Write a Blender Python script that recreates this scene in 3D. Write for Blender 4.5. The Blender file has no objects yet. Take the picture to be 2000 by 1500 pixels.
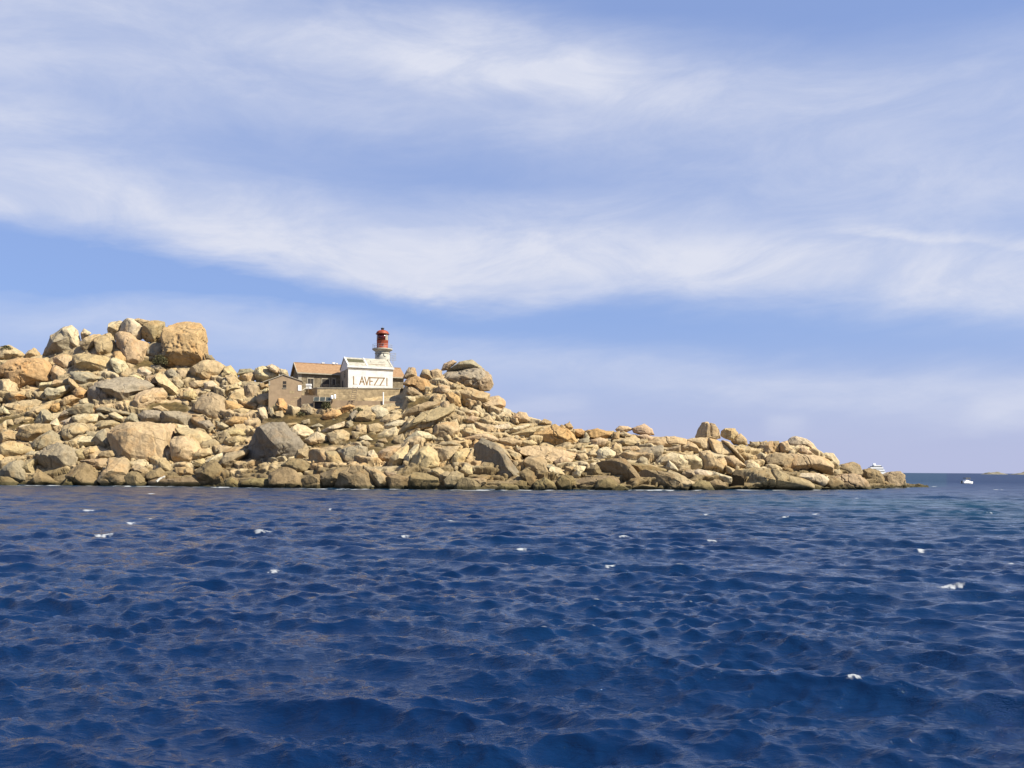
import bpy, bmesh, math, random
import numpy as np
from mathutils import Vector, Matrix

random.seed(7)
rng = np.random.default_rng(11)
sc = bpy.context.scene
col = sc.collection
PI = math.pi

# ------------------------------------------------------------------ camera
F = 1700.0            # focal length in pixels of the 2000 px wide photograph
CX, CY = 1000.0, 918.9  # where the level view axis meets the picture (on the horizon)
H = 3.0               # eye height on the boat's deck
ROLL = math.radians(0.35)
cd = bpy.data.cameras.new('camera'); cam = bpy.data.objects.new('camera', cd); col.objects.link(cam)
cd.sensor_width = 36.0; cd.lens = 36.0 * F / 2000.0
cd.shift_y = (CY - 750.0) / 2000.0
cd.clip_start = 0.3; cd.clip_end = 90000
cr, sr = math.cos(ROLL), math.sin(ROLL)
cam.matrix_world = Matrix(((cr, -sr, 0, 0), (0, 0, -1, 0), (sr, cr, 0, H), (0, 0, 0, 1)))
sc.camera = cam

# ------------------------------------------------------------------ sun, sky, exposure
SUN_AZ, SUN_EL = math.radians(180 - 66), math.radians(44)   # clockwise from +Y
sd = Vector((math.sin(SUN_AZ) * math.cos(SUN_EL), math.cos(SUN_AZ) * math.cos(SUN_EL), math.sin(SUN_EL)))
ld = bpy.data.lights.new('sun', 'SUN'); ld.energy = 5.0; ld.angle = math.radians(0.53); ld.color = (1.0, 0.92, 0.76)
lo = bpy.data.objects.new('sun', ld); col.objects.link(lo)
lo.rotation_euler = sd.to_track_quat('Z', 'Y').to_euler(); lo.location = (60, -40, 120)
vs = sc.view_settings
vs.view_transform = 'Standard'; vs.look = 'None'; vs.gamma = 1.0; vs.exposure = 1.0; vs.use_curve_mapping = False

world = bpy.data.worlds.new('World'); sc.world = world; world.use_nodes = True


class NT:
    """small helper to write node trees"""
    def __init__(s, tree): s.t = tree; s.n = tree.nodes; s.l = tree.links
    def new(s, typ, **kw):
        n = s.n.new(typ)
        for k, v in kw.items(): setattr(n, k, v)
        return n
    def put(s, sock, v):
        if isinstance(v, bpy.types.NodeSocket): s.l.new(v, sock)
        elif v is not None: sock.default_value = v
    def m(s, op, a, b=None, c=None, clamp=False):
        n = s.new('ShaderNodeMath', operation=op); n.use_clamp = clamp
        s.put(n.inputs[0], a)
        if b is not None: s.put(n.inputs[1], b)
        if c is not None: s.put(n.inputs[2], c)
        return n.outputs[0]
    def mr(s, v, a, b, c=0.0, d=1.0, smooth=True):
        n = s.new('ShaderNodeMapRange'); n.interpolation_type = 'SMOOTHSTEP' if smooth else 'LINEAR'
        s.put(n.inputs[0], v); s.put(n.inputs[1], a); s.put(n.inputs[2], b); s.put(n.inputs[3], c); s.put(n.inputs[4], d)
        return n.outputs[0]
    def xyz(s, x, y, z):
        n = s.new('ShaderNodeCombineXYZ'); s.put(n.inputs[0], x); s.put(n.inputs[1], y); s.put(n.inputs[2], z); return n.outputs[0]
    def noise(s, vec, scale, detail=4.0, rough=0.55, dist=0.0):
        n = s.new('ShaderNodeTexNoise'); s.put(n.inputs['Vector'], vec); s.put(n.inputs['Scale'], scale)
        s.put(n.inputs['Detail'], detail); s.put(n.inputs['Roughness'], rough); s.put(n.inputs['Distortion'], dist)
        return n.outputs[0]
    def mix(s, f, a, b, blend='MIX'):
        n = s.new('ShaderNodeMix', data_type='RGBA', blend_type=blend)
        s.put(n.inputs[0], f); s.put(n.inputs[6], a); s.put(n.inputs[7], b); return n.outputs[2]
    def curve(s, v, pts):
        n = s.new('ShaderNodeFloatCurve'); c = n.mapping.curves[0]
        c.points[0].location = pts[0]; c.points[-1].location = pts[-1]
        for p in pts[1:-1]: c.points.new(*p)
        n.mapping.update(); s.put(n.inputs['Value'], v); return n.outputs[0]


def build_sky():
    t = NT(world.node_tree); t.n.clear()
    out = t.new('ShaderNodeOutputWorld'); bg = t.new('ShaderNodeBackground'); t.l.new(bg.outputs[0], out.inputs[0])
    sky = t.new('ShaderNodeTexSky'); sky.sky_type = 'NISHITA'; sky.sun_disc = False
    sky.sun_elevation = SUN_EL; sky.sun_rotation = SUN_AZ
    sky.altitude = 0; sky.air_density = 1.0; sky.dust_density = 0.6; sky.ozone_density = 4.0
    tc = t.new('ShaderNodeTexCoord'); sp = t.new('ShaderNodeSeparateXYZ'); t.l.new(tc.outputs['Generated'], sp.inputs[0])
    x, y, z = sp.outputs
    az = t.m('ARCTAN2', x, y)
    e = t.m('DIVIDE', z, t.m('SQRT', t.m('ADD', t.m('MULTIPLY', x, x), t.m('MULTIPLY', y, y))))
    s = t.m('MULTIPLY_ADD', az, 1 / 1.6, 0.5, clamp=True)            # az -0.8..0.8 -> 0..1

    def toaz(px): return math.atan((px - 1000) / F)
    def toe(px, py): return (CY + (px - 1000) * 0.0061 - py) / F * math.cos(toaz(px))
    tilt = t.m('MULTIPLY_ADD', az, -0.06, e)
    w1 = t.noise(t.xyz(t.m('MULTIPLY', az, 2.6), t.m('MULTIPLY', tilt, 9.0), 3.1), 1.0, 6, 0.58, 0.4)
    w2 = t.noise(t.xyz(t.m('MULTIPLY', az, 9.0), t.m('MULTIPLY', tilt, 34.0), 7.7), 1.0, 5, 0.6, 0.6)
    ew = t.m('ADD', e, t.m('ADD', t.m('MULTIPLY_ADD', w1, 0.075, -0.0375), t.m('MULTIPLY_ADD', w2, 0.022, -0.011)))

    def band(center, wd, wu, amp, warp=True):
        """cloud band: its centre line and its strength change along the sky"""
        yc = t.curve(s, [(min(1, max(0, toaz(p) / 1.6 + 0.5)), toe(p, q) / 0.7) for p, q in center])
        yc = t.m('MULTIPLY', yc, 0.7)
        a = t.curve(s, [(min(1, max(0, toaz(p) / 1.6 + 0.5)), v) for p, v in amp])
        d = t.m('SUBTRACT', ew if warp else e, yc)
        lo_ = t.mr(d, -wd / F, 0.0); hi_ = t.mr(d, 0.0, wu / F, 1.0, 0.0)
        return t.m('MULTIPLY', t.m('MULTIPLY', lo_, hi_), a)
    L, Rr = -740, 2740
    full = [(L, 1), (Rr, 1)]
    bands = [
        band([(L, 330), (0, 405), (300, 440), (600, 505), (850, 545), (1050, 548), (1300, 545), (1700, 565), (2000, 590), (Rr, 600)], 70, 250,
             [(L, .7), (0, .74), (500, .80), (900, .80), (1150, .5), (1300, .45), (1600, .5), (2000, .5), (Rr, .5)]),
        band([(L, 500), (800, 520), (1200, 500), (1600, 530), (2000, 560), (Rr, 590)], 130, 170, [(L, 0), (800, 0), (1100, .45), (1500, .6), (2000, .5), (Rr, .5)]),
        band([(L, -60), (300, 10), (700, 90), (1000, 130), (1400, 190), (2000, 170), (Rr, 150)], 90, 170,
             [(L, .5), (0, .42), (450, .5), (700, .75), (950, .95), (1200, .7), (1450, .5), (2000, .45), (Rr, .4)]),
        band([(L, 60), (0, 110), (1000, 240), (2000, 330), (Rr, 350)], 150, 190, [(L, .6), (0, .62), (700, .52), (1400, .55), (2000, .58), (Rr, .5)]),
        band([(L, 250), (0, 235), (200, 240), (600, 260), (Rr, 260)], 48, 60, [(L, .5), (0, .55), (150, .45), (330, 0), (Rr, 0)]),
        band([(L, 440), (1600, 440), (1700, 452), (2000, 488), (Rr, 540)], 14, 34, [(L, 0), (1580, 0), (1720, .5), (2000, .42), (Rr, .3)]),
        band([(L, 620), (500, 645), (1000, 705), (1500, 740), (2000, 770), (Rr, 780)], 90, 70, [(L, .35), (350, .38), (800, .46), (1400, .46), (2000, .44), (Rr, .4)]),
        band([(L, 560), (500, 560), (780, 560), (1100, 575), (Rr, 580)], 26, 60, [(L, 0), (560, 0), (700, .3), (800, .45), (900, .15), (1000, 0), (Rr, 0)]),
        band([(L, 800), (900, 800), (1060, 790), (1200, 800), (1540, 830), (1750, 840), (1930, 810), (Rr, 800)], 45, 32,
             [(L, .0), (930, .0), (1010, .4), (1110, .36), (1200, .04), (1470, .02), (1530, .34), (1600, .08), (1860, .06), (1930, .34), (2000, .24), (Rr, .1)]),
    ]
    tot = bands[0]
    for b in bands[1:]:
        tot = t.m('ADD', tot, t.m('MULTIPLY', b, t.m('SUBTRACT', 1.0, t.m('MULTIPLY', tot, 0.8))))
    fib = t.noise(t.xyz(t.m('MULTIPLY_ADD', az, 6.0, 2.0), t.m('MULTIPLY', tilt, 15.0), 1.3), 1.0, 9, 0.66, 0.5)
    big = t.noise(t.xyz(t.m('MULTIPLY', az, 2.2), t.m('MULTIPLY', tilt, 6.0), 5.3), 1.0, 4, 0.5, 0.3)
    k = t.m('MULTIPLY', t.mr(fib, 0.25, 0.75, 0.78, 1.13), t.mr(big, 0.3, 0.7, 0.80, 1.12))
    mask = t.m('MULTIPLY', t.m('MULTIPLY', tot, 1.12), k, clamp=True)
    mask = t.m('MULTIPLY', mask, t.mr(e, 0.0, 0.04))
    tint = t.mix(1.0, sky.outputs[0], (0.74, 0.92, 1.16, 1), 'MULTIPLY')
    tint = t.mix(0.6, tint, (3.7, 5.0, 8.9, 1))
    low = t.mr(e, 0.0, 0.19, 1.0, 0.0)
    tint = t.mix(t.m('MULTIPLY', low, 0.88), tint, (5.0, 5.3, 7.5, 1))
    cloud = t.mix(t.mr(fib, 0.3, 0.7), (6.3, 6.8, 8.4, 1), (7.3, 7.6, 8.8, 1))
    c = t.mix(mask, tint, cloud)
    t.l.new(c, bg.inputs[0]); bg.inputs[1].default_value = 0.05


build_sky()


# ------------------------------------------------------------------ helpers
def ray(px, py):
    xc = (np.asarray(px, float) - CX) / F; yc = (CY - np.asarray(py, float)) / F
    return xc * cr - yc * sr, xc * sr + yc * cr


def at(px, py, D):
    X, Z = ray(px, py)
    return np.stack([X * D, np.broadcast_to(D, np.shape(X)) * 1.0, H + Z * D], -1)


def on_sea(px, py):
    X, Z = ray(px, py); D = -H / Z
    return X * D, D


def mesh_obj(name, verts, faces, mat, parent=None, smooth=False):
    me = bpy.data.meshes.new(name)
    if isinstance(verts, np.ndarray) and isinstance(faces, np.ndarray):
        nf, k = faces.shape
        me.vertices.add(len(verts)); me.vertices.foreach_set('co', verts.astype(np.float32).ravel())
        me.loops.add(nf * k); me.loops.foreach_set('vertex_index', faces.astype(np.int32).ravel())
        me.polygons.add(nf); me.polygons.foreach_set('loop_start', np.arange(0, nf * k, k, dtype=np.int32))
        me.update(calc_edges=True); me.validate()
    else:
        me.from_pydata([tuple(v) for v in verts], [], faces); me.update()
    if smooth: me.polygons.foreach_set('use_smooth', np.ones(len(me.polygons), bool))
    if mat: me.materials.append(mat)
    o = bpy.data.objects.new(name, me); col.objects.link(o)
    if parent: o.parent = parent
    return o


class MB:
    """collects simple shapes into one mesh"""
    def __init__(s): s.v = []; s.f = []
    def poly(s, pts, faces):
        b = len(s.v); s.v += [tuple(p) for p in pts]; s.f += [tuple(i + b for i in f) for f in faces]; return s
    def box(s, x0, x1, y0, y1, z0, z1):
        p = [(x0, y0, z0), (x1, y0, z0), (x1, y1, z0), (x0, y1, z0), (x0, y0, z1), (x1, y0, z1), (x1, y1, z1), (x0, y1, z1)]
        return s.poly(p, [(3, 2, 1, 0), (4, 5, 6, 7), (0, 1, 5, 4), (1, 2, 6, 5), (2, 3, 7, 6), (3, 0, 4, 7)])
    def bar(s, a, b, w, h=None):
        a, b = Vector(a), Vector(b); h = h or w; d = (b - a).normalized()
        up = Vector((0, 0, 1)) if abs(d.z) < 0.95 else Vector((0, 1, 0))
        r = d.cross(up).normalized() * w / 2; u = r.cross(d).normalized() * h / 2
        p = [a - r - u, a + r - u, a + r + u, a - r + u, b - r - u, b + r - u, b + r + u, b - r + u]
        return s.poly(p, [(3, 2, 1, 0), (4, 5, 6, 7), (0, 1, 5, 4), (1, 2, 6, 5), (2, 3, 7, 6), (3, 0, 4, 7)])
    def lathe(s, prof, n=32, cx=0, cy=0):
        b = len(s.v)
        for r, z in prof:
            for i in range(n):
                a = 2 * PI * i / n; s.v.append((cx + r * math.cos(a), cy + r * math.sin(a), z))
        for j in range(len(prof) - 1):
            for i in range(n):
                i2 = (i + 1) % n
                s.f.append((b + j * n + i, b + j * n + i2, b + (j + 1) * n + i2, b + (j + 1) * n + i))
        s.f.append(tuple(b + i for i in reversed(range(n)))); s.f.append(tuple(b + (len(prof) - 1) * n + i for i in range(n)))
        return s
    def prism(s, poly, axis, a0, a1):
        """poly: (p, z) outline; swept along x or y"""
        n = len(poly)
        mk = (lambda p, z, a: (a, p, z)) if axis == 'x' else (lambda p, z, a: (p, a, z))
        pts = [mk(p, z, a0) for p, z in poly] + [mk(p, z, a1) for p, z in poly]
        fs = [tuple(range(n)), tuple(range(2 * n - 1, n - 1, -1))] + [(i, i + n, (i + 1) % n + n, (i + 1) % n) for i in range(n)]
        b = bmesh.new(); vv = [b.verts.new(p) for p in pts]
        for f in fs: b.faces.new([vv[i] for i in f])
        bmesh.ops.recalc_face_normals(b, faces=b.faces); b.verts.index_update()
        s.poly([v.co[:] for v in b.verts], [tuple(v.index for v in f.verts) for f in b.faces]); b.free(); return s
    def build(s, name, mat, parent=None, smooth=False): return mesh_obj(name, s.v, s.f, mat, parent, smooth)


def tag(o, label=None, cat=None, group=None, kind=None):
    if label: o['label'] = label
    if cat: o['category'] = cat
    if group: o['group'] = group
    if kind: o['kind'] = kind
    return o


def empty(name, loc, rz=0.0):
    o = bpy.data.objects.new(name, None); col.objects.link(o); o.location = loc; o.rotation_euler = (0, 0, rz); return o


# vectorised gradient noise
_perm = np.concatenate([rng.permutation(256)] * 3)
_grad = rng.normal(size=(256, 3)); _grad /= np.linalg.norm(_grad, axis=1)[:, None]


def perlin(p):
    i = np.floor(p).astype(int); f = p - i; i &= 255
    u = f * f * f * (f * (f * 6 - 15) + 10)
    r = 0
    for dx in (0, 1):
        for dy in (0, 1):
            for dz in (0, 1):
                h = _perm[_perm[_perm[i[:, 0] + dx] + i[:, 1] + dy] + i[:, 2] + dz]
                g = _grad[h]
                d = g[:, 0] * (f[:, 0] - dx) + g[:, 1] * (f[:, 1] - dy) + g[:, 2] * (f[:, 2] - dz)
                wx = u[:, 0] if dx else 1 - u[:, 0]; wy = u[:, 1] if dy else 1 - u[:, 1]; wz = u[:, 2] if dz else 1 - u[:, 2]
                r = r + d * wx * wy * wz
    return r * 1.6


def fbm(p, n=3, g=0.5):
    a, s, r = 1.0, 1.0, 0
    for k in range(n): r = r + a * perlin(p * s + 17.3 * k); a *= g; s *= 2.03
    return r


def ico(level):
    b = bmesh.new(); bmesh.ops.create_icosphere(b, subdivisions=level, radius=1.0); b.verts.index_update()
    v = np.array([x.co[:] for x in b.verts]); f = np.array([[q.index for q in x.verts] for x in b.faces]); b.free()
    return v / np.linalg.norm(v, axis=1)[:, None], f


ICO = {k: ico(k) for k in (2, 3, 4, 5, 6)}


# ------------------------------------------------------------------ materials
def material(name):
    m = bpy.data.materials.new(name); m.use_nodes = True; t = NT(m.node_tree)
    return m, t, t.n['Principled BSDF']


def pos(t): return t.new('ShaderNodeNewGeometry').outputs['Position']


def bump(t, b, h, strength, dist):
    n = t.new('ShaderNodeBump'); n.inputs['Strength'].default_value = strength; n.inputs['Distance'].default_value = dist
    t.put(n.inputs['Height'], h); t.l.new(n.outputs[0], b.inputs['Normal'])


def simple(name, c, rough=0.7, var=0.15, scale=2.0, bs=0.0, metal=0.0, spec=None):
    m, t, b = material(name); p = pos(t)
    n = t.noise(p, scale, 6, 0.6)
    c4 = (*c, 1); dk = tuple(x * (1 - var * 2) for x in c) + (1,)
    t.l.new(t.mix(t.mr(n, 0.35, 0.65), dk, c4), b.inputs['Base Color'])
    b.inputs['Roughness'].default_value = rough; b.inputs['Metallic'].default_value = metal
    if spec is not None: b.inputs['Specular IOR Level'].default_value = spec
    if bs: bump(t, b, t.noise(p, scale * 4, 6, 0.6), bs, 0.05)
    return m


def rock_material(name, rubble=False, attr=False):
    m, t, b = material(name); p = pos(t)
    if rubble:
        r = t.new('ShaderNodeNewGeometry').outputs['Random Per Island']
        n = t.new('ShaderNodeValToRGB'); t.l.new(r, n.inputs[0]); e = n.color_ramp.elements
        e[0].position = 0; e[0].color = (0.21, 0.165, 0.097, 1); e[1].position = 1; e[1].color = (0.36, 0.29, 0.175, 1)
        for q, c in ((0.35, (0.31, 0.24, 0.138, 1)), (0.55, (0.31, 0.21, 0.10, 1)), (0.75, (0.24, 0.21, 0.14, 1))):
            x = e.new(q); x.color = c
        tone = n.outputs[0]
    elif attr: tone = t.new('ShaderNodeAttribute', attribute_name='tone').outputs['Color']
    else: tone = t.new('ShaderNodeObjectInfo').outputs['Color']
    n1 = t.noise(p, 0.33, 4, 0.55, 0.5); n2 = t.noise(p, 0.95, 6, 0.62, 0.3); n3 = t.noise(p, 7.0, 5, 0.7)
    sp = t.new('ShaderNodeSeparateXYZ'); t.l.new(p, sp.inputs[0])
    streak = t.noise(t.xyz(t.m('MULTIPLY', sp.outputs[0], 1.6), t.m('MULTIPLY', sp.outputs[1], 1.6), t.m('MULTIPLY', sp.outputs[2], 0.22)), 1.0, 5, 0.6)
    c = t.mix(t.mr(n1, 0.50, 0.68, 0, 0.42), tone, t.mix(1.0, tone, (1.12, 0.85, 0.55, 1), 'MULTIPLY'))
    c = t.mix(t.mr(n2, 0.52, 0.70, 0, 0.55), c, t.mix(1.0, tone, (0.74, 0.71, 0.63, 1), 'MULTIPLY'))
    c = t.mix(t.mr(n2, 0.46, 0.30, 0, 0.40), c, t.mix(1.0, tone, (1.22, 1.24, 1.26, 1), 'MULTIPLY'))
    v = t.m('MULTIPLY', t.mr(n3, 0.25, 0.75, 0.84, 1.16), t.mr(streak, 0.36, 0.62, 0.82, 1.07))
    c = t.mix(1.0, c, t.xyz(v, v, v), 'MULTIPLY')
    wp = t.new('ShaderNodeVectorMath', operation='MULTIPLY_ADD'); t.l.new(t.new('ShaderNodeTexNoise').outputs['Color'], wp.inputs[0])
    wn = wp.inputs[0].links[0].from_node; t.l.new(p, wn.inputs['Vector']); wn.inputs['Scale'].default_value = 0.35; wn.inputs['Detail'].default_value = 4
    wp.inputs[1].default_value = (2.6, 2.6, 2.6); t.l.new(p, wp.inputs[2])
    vo = t.new('ShaderNodeTexVoronoi', feature='DISTANCE_TO_EDGE'); t.l.new(wp.outputs[0], vo.inputs['Vector']); vo.inputs['Scale'].default_value = 0.21
    crack = t.mr(vo.outputs['Distance'], 0.003, 0.014, 1.0, 0.0)
    crack = t.m('MULTIPLY', crack, t.mr(t.noise(p, 0.45, 3, 0.5), 0.50, 0.64))
    c = t.mix(t.m('MULTIPLY', crack, 0.7), c, (0.05, 0.038, 0.02, 1))
    lich = t.noise(p, 2.3, 7, 0.72, 0.2)
    c = t.mix(t.m('MULTIPLY', t.mr(lich, 0.57, 0.66), t.mr(n1, 0.36, 0.56, 0.15, 0.75)), c, t.mix(1.0, tone, (0.42, 0.43, 0.42, 1), 'MULTIPLY'))
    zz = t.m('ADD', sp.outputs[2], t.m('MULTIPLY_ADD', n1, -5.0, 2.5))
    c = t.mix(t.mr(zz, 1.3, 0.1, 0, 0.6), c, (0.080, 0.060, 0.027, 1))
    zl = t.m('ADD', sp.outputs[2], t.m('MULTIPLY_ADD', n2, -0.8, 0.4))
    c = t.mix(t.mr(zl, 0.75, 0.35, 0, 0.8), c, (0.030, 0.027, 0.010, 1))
    t.l.new(c, b.inputs['Base Color']); b.inputs['Roughness'].default_value = 0.88; b.inputs['Specular IOR Level'].default_value = 0.25
    h = t.m('ADD', t.noise(p, 1.7, 8, 0.62, 0.2), t.m('MULTIPLY', t.noise(p, 9.0, 6, 0.7), 0.28))
    h = t.m('SUBTRACT', h, t.m('MULTIPLY', crack, 0.5))
    bump(t, b, h, 0.8, 0.28)
    return m


M = {}
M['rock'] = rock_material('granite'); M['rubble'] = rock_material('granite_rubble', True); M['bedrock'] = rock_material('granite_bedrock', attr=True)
M['white'] = simple('white_paint', (0.6048, 0.5964, 0.5712), 0.75, 0.10, 1.2, 0.2)
M['white_old'] = simple('weathered_white', (0.3958, 0.3703, 0.3), 0.8, 0.16, 1.6, 0.2)
M['shaft'] = simple('stained_whitewash', (0.4213, 0.4022, 0.3447), 0.8, 0.14, 1.5, 0.2)
M['stucco'] = simple('brown_stucco', (0.3128, 0.2266, 0.1404), 0.9, 0.10, 0.9, 0.2)
M['red'] = simple('red_paint', (0.3, 0.05426, 0.01915), 0.62, 0.2, 2.5)
M['darkred'] = simple('dark_red_glazing', (0.09, 0.010, 0.008), 0.15, 0.1, 2.0, spec=0.6)
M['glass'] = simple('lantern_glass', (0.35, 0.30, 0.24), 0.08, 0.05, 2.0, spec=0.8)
M['dark'] = simple('dark_interior', (0.025, 0.018, 0.012), 0.6, 0.2, 2.0)
M['concrete'] = simple('concrete', (0.2937, 0.2426, 0.1724), 0.9, 0.14, 1.3, 0.25)
M['coping'] = simple('coping_stone', (0.332, 0.2937, 0.2234), 0.9, 0.12, 1.3, 0.2)
M['letter'] = simple('brown_lettering', (0.30, 0.20, 0.095), 0.8, 0.25, 3.0)
M['faded'] = simple('faded_lettering', (0.4341, 0.4086, 0.3703), 0.8, 0.06, 3.0)
M['blackletter'] = simple('black_lettering', (0.05, 0.045, 0.04), 0.7, 0.2, 3.0)
M['wood'] = simple('grey_wood', (0.2298, 0.1724, 0.1085), 0.85, 0.2, 4.0)
M['panel'] = simple('solar_cells', (0.04788, 0.05426, 0.04469), 0.3, 0.15, 3.0)
M['roofpanel'] = simple('mossy_roof_slates', (0.08299, 0.07661, 0.03511), 0.8, 0.2, 3.0)
M['metal'] = simple('grey_metal', (0.42, 0.42, 0.40), 0.5, 0.1, 3.0, metal=0.3)
M['gel'] = simple('white_gelcoat', (0.80, 0.80, 0.78), 0.3, 0.03, 1.0)
M['navy'] = simple('dark_windows', (0.03, 0.035, 0.04), 0.15, 0.1, 1.0)
M['yellow'] = simple('olive_canvas', (0.20, 0.16, 0.03), 0.8, 0.2, 2.0)
M['bark'] = simple('twigs', (0.12, 0.08, 0.045), 0.9, 0.2, 5.0)
M['drift'] = simple('bleached_driftwood', (0.4724, 0.4469, 0.3958), 0.85, 0.1, 4.0)
M['islet'] = simple('far_rock', (0.1915, 0.1724, 0.1213), 0.9, 0.2, 0.05)


def stone_material(name, c, mortar, sx, rowh):
    m, t, b = material(name); tc = t.new('ShaderNodeTexCoord').outputs['Object']
    sp = t.new('ShaderNodeSeparateXYZ'); t.l.new(tc, sp.inputs[0])
    br = t.new('ShaderNodeTexBrick')
    t.l.new(t.xyz(t.m('ADD', sp.outputs[0], sp.outputs[1]), sp.outputs[2], 0.0), br.inputs['Vector'])
    br.inputs['Color1'].default_value = (*c, 1); br.inputs['Color2'].default_value = tuple(x * 0.68 for x in c) + (1,)
    br.inputs['Mortar'].default_value = (*mortar, 1); br.inputs['Scale'].default_value = 1.0
    br.inputs['Mortar Size'].default_value = 0.02; br.inputs['Brick Width'].default_value = sx; br.inputs['Row Height'].default_value = rowh
    br.inputs['Bias'].default_value = 0.0
    n = t.noise(tc, 1.3, 6, 0.6)
    t.l.new(t.mix(1.0, br.outputs[0], t.mix(t.mr(n, 0.3, 0.7), (0.68, 0.66, 0.62, 1), (1.12, 1.1, 1.05, 1)), 'MULTIPLY'), b.inputs['Base Color'])
    b.inputs['Roughness'].default_value = 0.92
    bump(t, b, t.m('ADD', t.m('MULTIPLY', br.outputs[1], -1.0), t.m('MULTIPLY', n, 0.6)), 0.6, 0.04)
    return m


def tile_material():
    m, t, b = material('terracotta_tiles'); tc = t.new('ShaderNodeTexCoord').outputs['Object']
    w = t.new('ShaderNodeTexWave'); w.wave_type = 'BANDS'; w.bands_direction = 'X'; t.l.new(tc, w.inputs['Vector']); w.inputs['Scale'].default_value = 1.4
    n = t.noise(tc, 2.2, 7, 0.65)
    t.l.new(t.mix(t.mr(n, 0.3, 0.7), (0.205, 0.118, 0.058, 1), (0.30, 0.185, 0.098, 1)), b.inputs['Base Color'])
    b.inputs['Roughness'].default_value = 0.9; bump(t, b, w.outputs[1], 0.5, 0.05)
    return m


M['stone'] = stone_material('granite_masonry', (0.23, 0.19, 0.13), (0.11, 0.09, 0.058), 0.62, 0.33)
M['wallstone'] = stone_material('rubble_masonry', (0.43, 0.335, 0.20), (0.36, 0.28, 0.175), 0.8, 0.4)
M['tile'] = tile_material()


def ground_material():
    m, t, b = material('dry_ground'); p = pos(t)
    n1 = t.noise(p, 0.16, 5, 0.6); n2 = t.noise(p, 1.6, 7, 0.65)
    c = t.mix(t.mr(n1, 0.42, 0.60), (0.13, 0.092, 0.036, 1), (0.22, 0.155, 0.072, 1))
    c = t.mix(t.mr(n2, 0.35, 0.65, 0, 0.6), c, (0.07, 0.055, 0.02, 1))
    t.l.new(c, b.inputs['Base Color']); b.inputs['Roughness'].default_value = 0.95; bump(t, b, n2, 0.9, 0.3)
    return m


def leaf_material(name, c1, c2):
    m, t, b = material(name)
    r = t.new('ShaderNodeNewGeometry').outputs['Random Per Island']
    t.l.new(t.mix(r, (*c1, 1), (*c2, 1)), b.inputs['Base Color']); b.inputs['Roughness'].default_value = 0.8
    return m


M['ground'] = ground_material()
M['grass'] = leaf_material('dry_grass', (0.075, 0.058, 0.017), (0.185, 0.126, 0.046))
M['leaf'] = leaf_material('scrub_leaves', (0.035, 0.04, 0.012), (0.10, 0.085, 0.03))


# ------------------------------------------------------------------ sea
SHORE = [(-400, 944), (0, 947.5), (400, 951), (700, 956), (1000, 957.5), (1300, 958), (1600, 957), (1700, 955.5), (1815, 951), (1900, 947)]


def shore_D(px):
    py = np.interp(px, [p for p, _ in SHORE], [q for _, q in SHORE])
    _, Z = ray(px, py); return -H / Z


WHITECAPS = [(168, 1000, 16), (296, 965, 12), (287, 1015, 9), (252, 1024, 14), (200, 1045, 22), (500, 1045, 26), (518, 1126, 18), (793, 1050, 15),
             (1220, 1052, 16), (1185, 1107, 24), (885, 1018, 14), (1880, 1157, 36), (1690, 1368, 24), (1800, 1080, 12), (1980, 1101, 10),
             (1540, 1014, 10), (1590, 1005, 12), (1375, 1005, 10), (1390, 1060, 14), (1950, 957, 14), (1835, 970, 10), (1850, 979, 12), (1020, 1078, 16),
             (1675, 974, 7), (640, 998, 5), (1480, 985, 6), (1925, 1004, 7),
             (1236, 956.5, 12), (1150, 957, 8), (1500, 956, 14), (1560, 956.5, 12), (1697, 954.5, 6), (680, 955.5, 10), (630, 955, 8), (545, 953.5, 10), (100, 948.5, 10), (1285, 957, 10), (1760, 952.5, 8), (400, 951.5, 8)]


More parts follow.
